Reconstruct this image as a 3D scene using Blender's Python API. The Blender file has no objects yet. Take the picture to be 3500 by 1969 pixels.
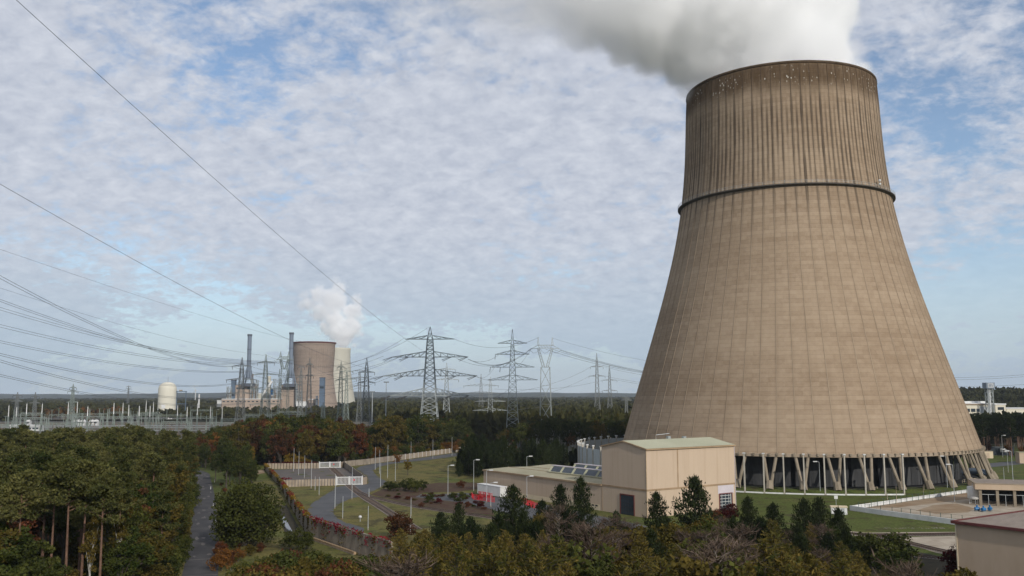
import bpy, bmesh, math, random
import numpy as np
from mathutils import Vector, Matrix
from mathutils.geometry import tessellate_polygon

# ------------------------------------------------------------------ camera, sky, sun, exposure
SC = bpy.context.scene
COL = SC.collection
R = math.radians
FPX, PITCH, ROLL, CAMH = 3086.0, 0.1176, 0.0027, 30.6      # focal length in photo pixels, tilt, roll, height
CX, CY = 1750.0, 984.5
_a = Vector((math.cos(ROLL), math.sin(PITCH)*math.sin(ROLL), -math.cos(PITCH)*math.sin(ROLL)))
_u = Vector((math.sin(ROLL), -math.sin(PITCH)*math.cos(ROLL), math.cos(PITCH)*math.cos(ROLL)))
_f = Vector((0, math.cos(PITCH), math.sin(PITCH)))
cd = bpy.data.cameras.new('camera'); cam = bpy.data.objects.new('camera', cd); COL.objects.link(cam)
cd.sensor_fit = 'HORIZONTAL'; cd.sensor_width = 36; cd.lens = FPX/3500*36
cd.clip_start = 0.5; cd.clip_end = 60000
M4 = Matrix((( _a.x, _u.x, -_f.x, 0), (_a.y, _u.y, -_f.y, 0), (_a.z, _u.z, -_f.z, CAMH), (0, 0, 0, 1)))
cam.matrix_world = M4
SC.camera = cam

SUN_AZ = Vector((0.46, -0.888)).normalized()                # horizontal direction towards the sun
SUN_EL = R(27)
sd = bpy.data.lights.new('sun', 'SUN'); so = bpy.data.objects.new('sun', sd); COL.objects.link(so)
sd.energy = 3.3; sd.angle = R(1.2); sd.color = (1.0, 0.945, 0.875)
sdir = Vector((SUN_AZ.x*math.cos(SUN_EL), SUN_AZ.y*math.cos(SUN_EL), math.sin(SUN_EL)))
so.rotation_euler = sdir.to_track_quat('Z', 'Y').to_euler()

W = bpy.data.worlds.new('World'); SC.world = W; W.use_nodes = True
nt = W.node_tree; N = nt.nodes; L = nt.links; N.clear()
def wn(t, **k):
    n = N.new(t)
    for a, b in k.items(): setattr(n, a, b)
    return n
def wmath(op, a, b=None, clamp=False):
    n = wn('ShaderNodeMath', operation=op); n.use_clamp = clamp
    for i, v in enumerate((a, b)):
        if v is None: continue
        if isinstance(v, (int, float)): n.inputs[i].default_value = v
        else: L.new(v, n.inputs[i])
    return n.outputs[0]
sky = wn('ShaderNodeTexSky', sky_type='NISHITA'); sky.sun_disc = False
sky.sun_elevation = SUN_EL; sky.sun_rotation = math.atan2(SUN_AZ.x, SUN_AZ.y)
sky.air_density = 1.0; sky.dust_density = 0.0; sky.ozone_density = 2.5; sky.altitude = 30
SKX, SKY = 0.55, 2.2
tc = wn('ShaderNodeTexCoord'); sx = wn('ShaderNodeSeparateXYZ'); L.new(tc.outputs['Generated'], sx.inputs[0])
zz = wmath('ADD', wmath('MAXIMUM', sx.outputs[2], 0.0), 0.36)
px = wmath('DIVIDE', sx.outputs[0], zz); py = wmath('DIVIDE', sx.outputs[1], zz)
cv = wn('ShaderNodeCombineXYZ'); L.new(px, cv.inputs[0]); L.new(py, cv.inputs[1])
def wnoise(scale, detail, rough, off=(0, 0, 0), stretch=(1, 1, 1), dist=0.0):
    m = wn('ShaderNodeMapping'); m.inputs['Location'].default_value = off; m.inputs['Scale'].default_value = stretch
    m.inputs['Rotation'].default_value = (0, 0, R(18))
    L.new(cv.outputs[0], m.inputs[0])
    n = wn('ShaderNodeTexNoise'); n.inputs['Scale'].default_value = scale; n.inputs['Detail'].default_value = detail
    n.inputs['Roughness'].default_value = rough; n.inputs['Distortion'].default_value = dist
    L.new(m.outputs[0], n.inputs['Vector']); return n.outputs['Fac']
big = wnoise(1.75, 3, 0.5, (SKX, SKY, 0))
mid = wnoise(15.0, 5, 0.6, (1.3, 7.7, 0), (1, 1.1, 1), 0.3)
fine = wnoise(38.0, 4, 0.62, (5.1, 0.4, 0), (1, 1.1, 1), 0.3)
s = wmath('ADD', wmath('ADD', wmath('MULTIPLY', big, 1.0), wmath('MULTIPLY', mid, 0.50)), wmath('MULTIPLY', fine, 0.30))
cov = wn('ShaderNodeMapRange', interpolation_type='SMOOTHSTEP'); L.new(s, cov.inputs[0])
cov.inputs[1].default_value = 0.63; cov.inputs[2].default_value = 0.91
# thin veil towards the horizon
veil = wn('ShaderNodeMapRange', interpolation_type='SMOOTHSTEP'); L.new(sx.outputs[2], veil.inputs[0])
veil.inputs[1].default_value = 0.0; veil.inputs[2].default_value = 0.20; veil.inputs[3].default_value = 0.88; veil.inputs[4].default_value = 0.10
covv = wmath('MAXIMUM', wmath('MULTIPLY', cov.outputs[0], 0.95), veil.outputs[0])
shade = wn('ShaderNodeMapRange'); L.new(wmath('ADD', wmath('MULTIPLY', mid, 0.5), wmath('MULTIPLY', wnoise(30.0, 4, 0.6, (9.2, 3.1, 0), (1, 1.1, 1), 0.3), 0.5)), shade.inputs[0])
shade.inputs[1].default_value = 0.36; shade.inputs[2].default_value = 0.64
cr = wn('ShaderNodeMix', data_type='RGBA'); L.new(shade.outputs[0], cr.inputs[0])
cr.inputs[6].default_value = (0.485, 0.515, 0.605, 1); cr.inputs[7].default_value = (0.70, 0.72, 0.785, 1)
hz = wn('ShaderNodeMix', data_type='RGBA'); L.new(veil.outputs[0], hz.inputs[0])
L.new(cr.outputs[2], hz.inputs[6]); hz.inputs[7].default_value = (0.41, 0.53, 0.65, 1)
b1 = wn('ShaderNodeBackground'); b1.inputs[1].default_value = 0.12; L.new(sky.outputs[0], b1.inputs[0])
b2 = wn('ShaderNodeBackground'); b2.inputs[1].default_value = 1.0; L.new(hz.outputs[2], b2.inputs[0])
mx = wn('ShaderNodeMixShader'); L.new(covv, mx.inputs[0]); L.new(b1.outputs[0], mx.inputs[1]); L.new(b2.outputs[0], mx.inputs[2])
wo = wn('ShaderNodeOutputWorld'); L.new(mx.outputs[0], wo.inputs[0])

SC.view_settings.view_transform = 'Standard'; SC.view_settings.look = 'None'
SC.view_settings.exposure = 0.0; SC.view_settings.gamma = 1.0; SC.view_settings.use_curve_mapping = False
SC.render.engine = 'CYCLES'
SC.cycles.use_denoising = True
SC.cycles.max_bounces = 32; SC.cycles.diffuse_bounces = 3; SC.cycles.glossy_bounces = 2
SC.cycles.transmission_bounces = 4; SC.cycles.transparent_max_bounces = 8; SC.cycles.volume_bounces = 32
SC.cycles.volume_step_rate = 1.5; SC.cycles.volume_max_steps = 256
SC.cycles.use_adaptive_sampling = True; SC.cycles.adaptive_threshold = 0.02
SC.cycles.caustics_reflective = False; SC.cycles.caustics_refractive = False

# ------------------------------------------------------------------ helpers
random.seed(7); RNG = np.random.default_rng(11)
CAMP = Vector((0, 0, CAMH))
def ray(x, y): return _a*((x-CX)/FPX) + _u*((CY-y)/FPX) + _f
def G(x, y, z=0.0):                     # photo pixel -> point on the level z
    d = ray(x, y); return CAMP + d*((z-CAMH)/d.z)
def at(x, y, Y):                        # photo pixel -> point at forward distance Y
    d = ray(x, y); return CAMP + d*(Y/d.y)
def px_of(P):                           # world -> photo pixel
    q = Vector(P) - CAMP; d = q.dot(_f); return CX+FPX*q.dot(_a)/d, CY-FPX*q.dot(_u)/d

def link(o, parent=None):
    COL.objects.link(o)
    if parent is not None: o.parent = parent
    return o
def tag(o, label=None, cat=None, group=None, kind=None):
    if label: o['label'] = label
    if cat: o['category'] = cat
    if group: o['group'] = group
    if kind: o['kind'] = kind
    return o
def thing(name, label, cat, loc=(0, 0, 0), rz=0.0, group=None):
    o = bpy.data.objects.new(name, None); o.empty_display_size = 0.5; COL.objects.link(o)
    o.location = loc; o.rotation_euler = (0, 0, rz)
    return tag(o, label, cat, group)

class MB:                               # collects shapes; build() links them as one mesh
    def __init__(s): s.v = []; s.f = []
    def quad(s, *p):
        i = len(s.v); s.v += [tuple(q) for q in p]; s.f.append(tuple(range(i, i+len(p)))); return s
    def box(s, x0, x1, y0, y1, z0, z1):
        i = len(s.v)
        s.v += [(x0,y0,z0),(x1,y0,z0),(x1,y1,z0),(x0,y1,z0),(x0,y0,z1),(x1,y0,z1),(x1,y1,z1),(x0,y1,z1)]
        s.f += [tuple(i+k for k in q) for q in ((0,3,2,1),(4,5,6,7),(0,1,5,4),(1,2,6,5),(2,3,7,6),(3,0,4,7))]
        return s
    def beam(s, a, b, w, w2=None):      # square bar from a to b
        a = Vector(a); b = Vector(b); d = b-a
        if d.length < 1e-6: return s
        d.normalize(); up = Vector((0,0,1)) if abs(d.z) < 0.95 else Vector((0,1,0))
        x = d.cross(up).normalized(); y = d.cross(x).normalized(); w2 = w if w2 is None else w2
        i = len(s.v)
        for p, ww in ((a, w/2), (b, w2/2)):
            for sx_, sy_ in ((-1,-1),(1,-1),(1,1),(-1,1)): s.v.append(tuple(p + x*sx_*ww + y*sy_*ww))
        s.f += [tuple(i+k for k in q) for q in ((0,1,5,4),(1,2,6,5),(2,3,7,6),(3,0,4,7),(0,3,2,1),(4,5,6,7))]
        return s
    def tube(s, pts, rads, n=8, cap=True):
        pts = [Vector(p) for p in pts]; i0 = len(s.v)
        for k, p in enumerate(pts):
            d = (pts[min(k+1, len(pts)-1)] - pts[max(k-1, 0)]).normalized()
            up = Vector((0,0,1)) if abs(d.z) < 0.9 else Vector((1,0,0))
            x = d.cross(up).normalized(); y = d.cross(x).normalized(); r = rads[k] if hasattr(rads, '__len__') else rads
            for j in range(n):
                t = 2*math.pi*j/n; s.v.append(tuple(p + x*r*math.cos(t) + y*r*math.sin(t)))
        for k in range(len(pts)-1):
            for j in range(n):
                a = i0+k*n+j; b = i0+k*n+(j+1) % n; s.f.append((a, b, b+n, a+n))
        if cap:
            s.f.append(tuple(i0+j for j in range(n))); e = i0+(len(pts)-1)*n; s.f.append(tuple(e+n-1-j for j in range(n)))
        return s
    def lathe(s, prof, n=32, c=(0, 0), a0=0, a1=2*math.pi):
        i0 = len(s.v); full = abs(a1-a0-2*math.pi) < 1e-6; m = n if full else n+1
        for r, z in prof:
            for j in range(m):
                t = a0+(a1-a0)*j/n; s.v.append((c[0]+r*math.cos(t), c[1]+r*math.sin(t), z))
        for k in range(len(prof)-1):
            for j in range(n):
                a = i0+k*m+j; b = i0+k*m+((j+1) % m); s.f.append((a, b, b+m, a+m))
        return s
    def build(s, name, mat, parent=None, smooth=False, at=None):
        me = bpy.data.meshes.new(name); me.from_pydata(s.v, [], s.f)
        if mat is not None: me.materials.append(mat)
        if smooth: me.polygons.foreach_set('use_smooth', [True]*len(me.polygons))
        me.update()
        o = bpy.data.objects.new(name, me)
        if at is not None: o.location = at
        return link(o, parent)
def inst(mesh, name, parent=None, loc=(0, 0, 0), rot=(0, 0, 0), scale=None):
    o = bpy.data.objects.new(name, mesh); o.location = loc; o.rotation_euler = rot
    if scale is not None: o.scale = scale if hasattr(scale, '__len__') else (scale,)*3
    return link(o, parent)
def np_mesh(name, V, F, mat, col=None):  # V (n,3), F (m,k)
    me = bpy.data.meshes.new(name); n = len(V); m, k = F.shape
    me.vertices.add(n); me.vertices.foreach_set('co', np.asarray(V, np.float32).ravel())
    me.loops.add(m*k); me.loops.foreach_set('vertex_index', np.asarray(F, np.int32).ravel())
    me.polygons.add(m); me.polygons.foreach_set('loop_start', np.arange(0, m*k, k, dtype=np.int32))
    if col is not None:
        a = me.attributes.new('tint', 'FLOAT_COLOR', 'POINT')
        c = np.ones((n, 4), np.float32); c[:, :3] = col; a.data.foreach_set('color', c.ravel())
    if mat is not None: me.materials.append(mat)
    me.update(); me.validate(); return me

# ------------------------------------------------------------------ materials
def nmat(name):
    m = bpy.data.materials.new(name); m.use_nodes = True; t = m.node_tree
    b = t.nodes['Principled BSDF']; return m, t, t.nodes, t.links, b
def mat(name, c, rough=0.85, var=0.18, scale=0.35, bump=0.0, bscale=None, c2=None, metal=0.0, spec=0.25, detail=5, stretch=(1, 1, 1), obj=False):
    m, t, n, l, b = nmat(name)
    b.inputs['Roughness'].default_value = rough; b.inputs['Metallic'].default_value = metal
    b.inputs['Specular IOR Level'].default_value = spec
    g = n.new('ShaderNodeTexCoord') if obj else n.new('ShaderNodeNewGeometry')
    mp = n.new('ShaderNodeMapping'); mp.inputs['Scale'].default_value = stretch
    l.new(g.outputs['Object' if obj else 'Position'], mp.inputs[0])
    tx = n.new('ShaderNodeTexNoise'); tx.inputs['Scale'].default_value = scale; tx.inputs['Detail'].default_value = detail; tx.inputs['Roughness'].default_value = 0.62
    l.new(mp.outputs[0], tx.inputs['Vector'])
    mr = n.new('ShaderNodeMapRange'); l.new(tx.outputs['Fac'], mr.inputs[0]); mr.inputs[1].default_value = 0.3; mr.inputs[2].default_value = 0.7
    mi = n.new('ShaderNodeMix'); mi.data_type = 'RGBA'; l.new(mr.outputs[0], mi.inputs[0])
    if c2 is None: c2 = tuple(x*(1+var) for x in c); c1 = tuple(x*(1-var) for x in c)
    else: c1 = c
    mi.inputs[6].default_value = (*c1, 1); mi.inputs[7].default_value = (*c2, 1)
    l.new(mi.outputs[2], b.inputs['Base Color'])
    if bump:
        t2 = n.new('ShaderNodeTexNoise'); t2.inputs['Scale'].default_value = bscale or scale*6; t2.inputs['Detail'].default_value = 4
        l.new(mp.outputs[0], t2.inputs['Vector']); bp = n.new('ShaderNodeBump'); bp.inputs['Strength'].default_value = bump; bp.inputs['Distance'].default_value = 0.2
        l.new(t2.outputs['Fac'], bp.inputs['Height']); l.new(bp.outputs[0], b.inputs['Normal'])
    return m
def leafmat(name, c, c2, transl=0.22, tscale=1.0):
    m = bpy.data.materials.new(name); m.use_nodes = True; t = m.node_tree; n = t.nodes; l = t.links; n.clear()
    at_ = n.new('ShaderNodeAttribute'); at_.attribute_name = 'tint'
    oi = n.new('ShaderNodeObjectInfo')
    sp = n.new('ShaderNodeSeparateColor'); l.new(at_.outputs['Color'], sp.inputs[0])
    ad = n.new('ShaderNodeMath'); ad.operation = 'MULTIPLY_ADD'; l.new(oi.outputs['Random'], ad.inputs[0]); ad.inputs[1].default_value = 0.5; l.new(sp.outputs[0], ad.inputs[2])
    mi = n.new('ShaderNodeMix'); mi.data_type = 'RGBA'; mi.clamp_factor = True; l.new(ad.outputs[0], mi.inputs[0])
    mi.inputs[6].default_value = (*c, 1); mi.inputs[7].default_value = (*c2, 1)
    br = n.new('ShaderNodeMix'); br.data_type = 'RGBA'; br.blend_type = 'MULTIPLY'; br.inputs[0].default_value = 1.0
    l.new(mi.outputs[2], br.inputs[6]); cc = n.new('ShaderNodeCombineColor')
    for k in range(3): l.new(sp.outputs[1], cc.inputs[k])
    l.new(cc.outputs[0], br.inputs[7])
    d = n.new('ShaderNodeBsdfDiffuse'); tr = n.new('ShaderNodeBsdfTranslucent'); ms = n.new('ShaderNodeMixShader'); ms.inputs[0].default_value = transl
    l.new(br.outputs[2], d.inputs[0]); l.new(br.outputs[2], tr.inputs[0]); l.new(d.outputs[0], ms.inputs[1]); l.new(tr.outputs[0], ms.inputs[2])
    o = n.new('ShaderNodeOutputMaterial'); l.new(ms.outputs[0], o.inputs[0]); return m

M = {}
M['white_paint'] = mat('white_paint', (0.55, 0.55, 0.53), 0.5, 0.08, 0.8)
M['pole_grey'] = mat('pole_grey', (0.42, 0.44, 0.44), 0.45, 0.1, 0.9, metal=0.1)
M['steel'] = mat('galvanised_steel', (0.30, 0.325, 0.32), 0.55, 0.25, 0.25, metal=0.25)
M['steel_dark'] = mat('weathered_steel', (0.17, 0.18, 0.175), 0.6, 0.25, 0.25, metal=0.2)
M['steel_green'] = mat('green_steel', (0.20, 0.235, 0.21), 0.6, 0.2, 0.3)
M['wire'] = mat('conductor_wire', (0.12, 0.125, 0.13), 0.5, 0.1, 0.2, metal=0.3)
M['insul'] = mat('insulator_brown', (0.045, 0.035, 0.03), 0.35, 0.2, 1.0)
M['asphalt'] = mat('asphalt', (0.060, 0.062, 0.066), 0.9, 0.0, 0.12, 0.15, 3.0, c2=(0.105, 0.105, 0.108), detail=9)
M['asphalt_old'] = mat('old_asphalt', (0.034, 0.034, 0.037), 0.9, 0.0, 0.2, 0.15, 3.0, c2=(0.078, 0.074, 0.073), detail=9)
M['patch'] = mat('road_patch', (0.125, 0.112, 0.105), 0.9, 0.25, 0.6, detail=8)
M['yard'] = mat('yard_paving', (0.075, 0.075, 0.075), 0.9, 0.0, 0.09, c2=(0.145, 0.115, 0.092), detail=8)
M['sand'] = mat('sandy_gravel', (0.25, 0.205, 0.15), 0.95, 0.0, 0.25, 0.2, 2.0, c2=(0.44, 0.38, 0.30), detail=9)
M['dirt'] = mat('bare_earth', (0.20, 0.125, 0.065), 0.95, 0.0, 0.12, 0.2, 1.5, c2=(0.30, 0.235, 0.16), detail=9)
M['ballast'] = mat('track_ballast', (0.14, 0.115, 0.095), 0.95, 0.0, 0.8, 0.3, 4.0, c2=(0.25, 0.215, 0.185), detail=9)
M['rail'] = mat('rail_steel', (0.055, 0.035, 0.028), 0.5, 0.25, 1.0, metal=0.3)
M['sleeper'] = mat('sleeper_wood', (0.10, 0.075, 0.06), 0.9, 0.3, 0.8)
M['conc'] = mat('precast_concrete', (0.22, 0.175, 0.125), 0.9, 0.0, 0.35, 0.1, 3.0, c2=(0.35, 0.29, 0.22), detail=8)
M['conc_old'] = mat('stained_concrete', (0.155, 0.125, 0.095), 0.92, 0.0, 0.5, 0.15, 3.0, c2=(0.34, 0.295, 0.235), detail=9, stretch=(1, 1, 0.35))
M['conc_white'] = mat('pale_concrete', (0.64, 0.64, 0.62), 0.85, 0.12, 0.5, detail=8, stretch=(1, 1, 0.5))
M['red'] = mat('red_plastic', (0.62, 0.025, 0.035), 0.45, 0.15, 0.8)
M['blue'] = mat('blue_paint', (0.02, 0.13, 0.30), 0.45, 0.15, 0.8)
M['glass'] = mat('dark_glass', (0.03, 0.04, 0.05), 0.12, 0.3, 0.3, spec=0.6)
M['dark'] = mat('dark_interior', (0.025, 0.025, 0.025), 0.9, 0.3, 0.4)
M['rust'] = mat('rusty_frame', (0.12, 0.035, 0.03), 0.7, 0.25, 0.8)

def sheet(name, pts, z, m, kind='structure', px=True, parent=None):
    P = [G(x, y) if px else Vector((x, y, 0)) for x, y in pts]
    P = [Vector((p.x, p.y, z)) for p in P]
    tri = tessellate_polygon([P]); b = MB(); b.v = [tuple(p) for p in P]; b.f = []
    for t in tri:
        a, c, d = (P[i] for i in t)
        b.f.append(tuple(t) if (c-a).cross(d-a).z > 0 else (t[0], t[2], t[1]))
    o = b.build(name, m, parent)
    if parent is None: tag(o, kind=kind)
    return o
def strip(name, line, w, z, m, kind='structure', parent=None):      # line: world xy points
    b = MB(); n = len(line); E_ = []
    for i, p in enumerate(line):
        d = (Vector(line[min(i+1, n-1)]) - Vector(line[max(i-1, 0)])).normalized(); q = Vector((-d.y, d.x))
        E_.append(((p[0]+q.x*w/2, p[1]+q.y*w/2, z), (p[0]-q.x*w/2, p[1]-q.y*w/2, z)))
    for i in range(n-1): b.quad(E_[i][1], E_[i+1][1], E_[i+1][0], E_[i][0])
    o = b.build(name, m, parent)
    if parent is None: tag(o, kind=kind)
    return o
def smooth_line(pts, n=10):             # Catmull-Rom through 2-D points
    P = [Vector(p) for p in pts]; P = [P[0]*2-P[1]] + P + [P[-1]*2-P[-2]]; out = []
    for i in range(1, len(P)-2):
        for k in range(n):
            t = k/n; a, b, c, d = P[i-1:i+3]
            out.append(0.5*((2*b) + (c-a)*t + (2*a-5*b+4*c-d)*t*t + (3*b-a-3*c+d)*t**3))
    out.append(P[-2]); return [(p.x, p.y) for p in out]
def gl(pts): return [(p.x, p.y) for p in (G(*q) for q in pts)]

# ------------------------------------------------------------------ ground, roads, tracks
def ground_mat():
    m, t, n, l, b = nmat('ground_cover'); b.inputs['Roughness'].default_value = 0.95; b.inputs['Specular IOR Level'].default_value = 0.1
    g = n.new('ShaderNodeNewGeometry')
    def noise(s, d, r=0.6):
        x = n.new('ShaderNodeTexNoise'); x.inputs['Scale'].default_value = s; x.inputs['Detail'].default_value = d; x.inputs['Roughness'].default_value = r
        l.new(g.outputs['Position'], x.inputs['Vector']); return x.outputs['Fac']
    def rng(x, a, bb):
        q = n.new('ShaderNodeMapRange'); q.interpolation_type = 'SMOOTHSTEP'; l.new(x, q.inputs[0]); q.inputs[1].default_value = a; q.inputs[2].default_value = bb; return q.outputs[0]
    def mixc(f, a, c):
        q = n.new('ShaderNodeMix'); q.data_type = 'RGBA'; l.new(f, q.inputs[0])
        for k, v in ((6, a), (7, c)):
            if isinstance(v, tuple): q.inputs[k].default_value = (*v, 1)
            else: l.new(v, q.inputs[k])
        return q.outputs[2]
    patch = noise(0.035, 6, 0.65); fine = noise(1.6, 6, 0.7)
    green = mixc(rng(fine, 0.35, 0.68), (0.050, 0.068, 0.014), (0.102, 0.122, 0.030))
    dry = mixc(rng(fine, 0.35, 0.68), (0.098, 0.088, 0.025), (0.180, 0.150, 0.054))
    sx_ = n.new('ShaderNodeSeparateXYZ'); l.new(g.outputs['Position'], sx_.inputs[0])
    # the lawn by the gates is drier than the one round the cooling tower
    lawn = n.new('ShaderNodeMapRange'); l.new(sx_.outputs[0], lawn.inputs[0]); lawn.inputs[1].default_value = -20; lawn.inputs[2].default_value = 60
    lawn.inputs[3].default_value = 0.07; lawn.inputs[4].default_value = -0.16
    bank = n.new('ShaderNodeMapRange'); l.new(sx_.outputs[0], bank.inputs[0]); bank.inputs[1].default_value = -100; bank.inputs[2].default_value = -72; bank.inputs[3].default_value = -0.2; bank.inputs[4].default_value = 0.0
    bsum = n.new('ShaderNodeMath'); bsum.operation = 'ADD'; l.new(lawn.outputs[0], bsum.inputs[0]); l.new(bank.outputs[0], bsum.inputs[1])
    s_ = n.new('ShaderNodeMath'); s_.operation = 'ADD'; l.new(patch, s_.inputs[0]); l.new(bsum.outputs[0], s_.inputs[1])
    grass = mixc(rng(s_.outputs[0], 0.38, 0.62), green, dry)
    grass = mixc(rng(noise(0.16, 7, 0.7), 0.48, 0.64), grass, mixc(fine, (0.030, 0.034, 0.012), (0.075, 0.060, 0.028)))
    grass = mixc(rng(noise(0.6, 6, 0.7), 0.56, 0.70), grass, (0.150, 0.125, 0.060))
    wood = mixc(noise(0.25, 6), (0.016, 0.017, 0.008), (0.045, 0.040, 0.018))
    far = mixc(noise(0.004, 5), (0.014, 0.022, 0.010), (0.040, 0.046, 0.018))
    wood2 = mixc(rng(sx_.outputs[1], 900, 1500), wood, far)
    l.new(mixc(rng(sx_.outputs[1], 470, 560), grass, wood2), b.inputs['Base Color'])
    bp = n.new('ShaderNodeBump'); bp.inputs['Strength'].default_value = 0.35; bp.inputs['Distance'].default_value = 0.25
    l.new(noise(2.2, 4), bp.inputs['Height']); l.new(bp.outputs[0], b.inputs['Normal'])
    return m
M['ground'] = ground_mat()
b = MB()
gx = [-16000, -4000, -1200, -400, 0, 400, 1200, 4000, 16000]; gy = [-6000, -1000, 0, 200, 400, 800, 1600, 4000, 26000]
for i in range(8):
    for j in range(8): b.quad((gx[i], gy[j], 0), (gx[i+1], gy[j], 0), (gx[i+1], gy[j+1], 0), (gx[i], gy[j+1], 0))
tag(b.build('ground', M['ground']), kind='structure')

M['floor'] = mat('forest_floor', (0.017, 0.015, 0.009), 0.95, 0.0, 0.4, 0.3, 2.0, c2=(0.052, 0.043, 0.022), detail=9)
# woodland floor left of the forest road and under the trees in front
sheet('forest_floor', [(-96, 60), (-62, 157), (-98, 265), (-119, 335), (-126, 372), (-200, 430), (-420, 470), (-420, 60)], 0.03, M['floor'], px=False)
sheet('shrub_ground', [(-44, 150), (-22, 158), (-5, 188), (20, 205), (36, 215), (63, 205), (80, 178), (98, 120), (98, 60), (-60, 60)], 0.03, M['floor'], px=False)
# forest road
road_line = smooth_line([(-16, 40), (-38, 105), (-53.4, 158.8), (-74, 222), (-94, 281), (-113.5, 336), (-125, 366), (-146, 396), (-178, 428)], 8)
strip('forest_road', road_line, 5.9, 0.06, M['asphalt_old'])
strip('road_verge', [(x+4.6, y+1.2) for x, y in road_line[:44]], 3.0, 0.045, M['ground'])
for i in range(46):     # repaired and worn patches of the asphalt
    t = random.uniform(0.26, 0.74); k = t*(len(road_line)-1); i0 = int(k); q = Vector(road_line[i0]).lerp(Vector(road_line[i0+1]), k-i0)
    d = (Vector(road_line[i0+1])-Vector(road_line[i0])).normalized(); nn = Vector((-d.y, d.x)); c = q+nn*random.choice((-2.0, -1.2, 0.1, 0.2, 1.5, 2.1))
    lw, ln = random.uniform(0.25, 0.75), random.uniform(0.5, 3.5); bb = MB(); pts = []
    for j in range(9):
        a = 2*math.pi*j/9; rr = random.uniform(0.6, 1.1); pts.append(c + nn*math.cos(a)*lw*rr + d*math.sin(a)*ln*rr)
    bb.quad(*[(p.x, p.y, 0.075) for p in pts]); tag(bb.build('road_patch', M['patch']), kind='structure')
for yy in (172.5, 162.0):  # cross joints
    i0 = min(range(len(road_line)), key=lambda i: abs(road_line[i][1]-yy)); q = Vector(road_line[i0]); d = (Vector(road_line[i0+1])-q).normalized(); nn = Vector((-d.y, d.x))
    bb = MB(); a = q+nn*2.9; c = q-nn*2.9; bb.quad((c.x, c.y, .08), (c.x+d.x*.5, c.y+d.y*.5, .08), (a.x+d.x*.5, a.y+d.y*.5, .08), (a.x, a.y, .08)); tag(bb.build('road_joint', M['patch']), kind='structure')
# winding service road
outer = [(1640,1536),(1564,1548),(1426,1567),(1327,1580),(1271,1586),(1233,1594),(1216,1602),(1256,1630),(1258,1655),(1148,1664),(1137,1677),(1099,1699),(1066,1721),(1052,1743),(1055,1762),(1068,1774),(1121,1789),(1176,1806),(1242,1822)]
inner = [(1640,1547),(1564,1559),(1476,1571),(1420,1577),(1343,1585),(1294,1596),(1274,1609),(1288,1627),(1316,1643),(1327,1650),(1296,1668),(1269,1682),(1244,1698),(1204,1702),(1162,1721),(1140,1740),(1140,1757),(1154,1773),(1176,1784),(1245,1806)]
sheet('service_road', gl2 := outer + inner[::-1], 0.05, M['asphalt'])
sheet('hall_apron', [(1410,1690),(1500,1690),(1580,1684),(1660,1694),(1850,1722),(2100,1775),(2215,1800),(2100,1830),(1900,1800),(1690,1745),(1540,1715),(1420,1705)], 0.035, M['asphalt'])
sheet('compound_yard', [(936,1606),(1165,1598),(1200,1598),(1251,1653),(1150,1659),(968,1664)], 0.04, M['yard'])
sheet('tower_path', [(3330,1588),(3500,1574),(3500,1586),(3340,1602)], 0.04, M['asphalt'])
# gravel and earth at the right
sheet('gravel_area', [(3020,1838),(3264,1832),(3290,1838),(3290,1905),(3200,1890),(3110,1862)], 0.04, M['sand'])
sheet('dirt_road', [(2890,1815),(2960,1822),(3100,1820),(3290,1819),(3290,1829),(3080,1832),(2960,1836),(2880,1827)], 0.06, M['sand'])
sheet('construction_ground', [(2925,1738),(3090,1706),(3340,1676),(3500,1660),(3500,1760),(3330,1800),(3262,1782),(3050,1756)], 0.03, M['sand'])
sheet('bare_soil', [(3130,1746),(3190,1727),(3270,1722),(3330,1738),(3310,1752),(3200,1757)], 0.05, M['dirt'])
sheet('sand_strip', [(2940,1736),(3080,1712),(3330,1682),(3400,1676),(3380,1696),(3200,1720),(3060,1736)], 0.05, M['dirt'])
M['heath'] = mat('heather', (0.052, 0.016, 0.014), 0.95, 0.0, 0.35, 0.5, 3.0, c2=(0.075, 0.058, 0.024), detail=9)
sheet('heath_bed', [(1268,1690),(1310,1672),(1380,1665),(1500,1650),(1650,1652),(1660,1668),(1560,1682),(1450,1683),(1420,1700),(1560,1716),(1680,1740),(1690,1762),(1560,1750),(1400,1722)], 0.055, M['heath'])

# weeds and dirt that creep over the edges of the paving, and worn spots on it
EDGE = random.Random(19)
def blot(name, x, y, z, r0, m):
    pts = [(x+r0*EDGE.uniform(.5, 1.15)*math.cos(2*math.pi*j/9), y+r0*EDGE.uniform(.5, 1.15)*math.sin(2*math.pi*j/9), z) for j in range(9)]
    return tag(MB().quad(*pts).build(name, m), kind='structure')
for poly in (gl(outer), gl(inner)):
    for (xa, ya), (xb, yb) in zip(poly[:-1], poly[1:]):
        ln = math.hypot(xb-xa, yb-ya)
        for k in range(int(ln/3.2)): f = EDGE.random(); blot('verge_patch', xa+(xb-xa)*f+EDGE.uniform(-.5, .5), ya+(yb-ya)*f+EDGE.uniform(-.5, .5), .055+.004*(k % 5), EDGE.uniform(.35, 1.1), M['ground'])
for xp, yp, r0 in ((1060,1640,2.2),(985,1650,1.8),(1030,1622,2.6),(1050,1628,1.6),(1000,1616,1.2),(1130,1625,2.0),(1150,1618,1.5),(1100,1612,1.4),(1175,1628,1.6),(1190,1640,1.2)):
    c = G(xp, yp); blot('weed_patch', c.x, c.y, .062, r0, M['ground'])
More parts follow.
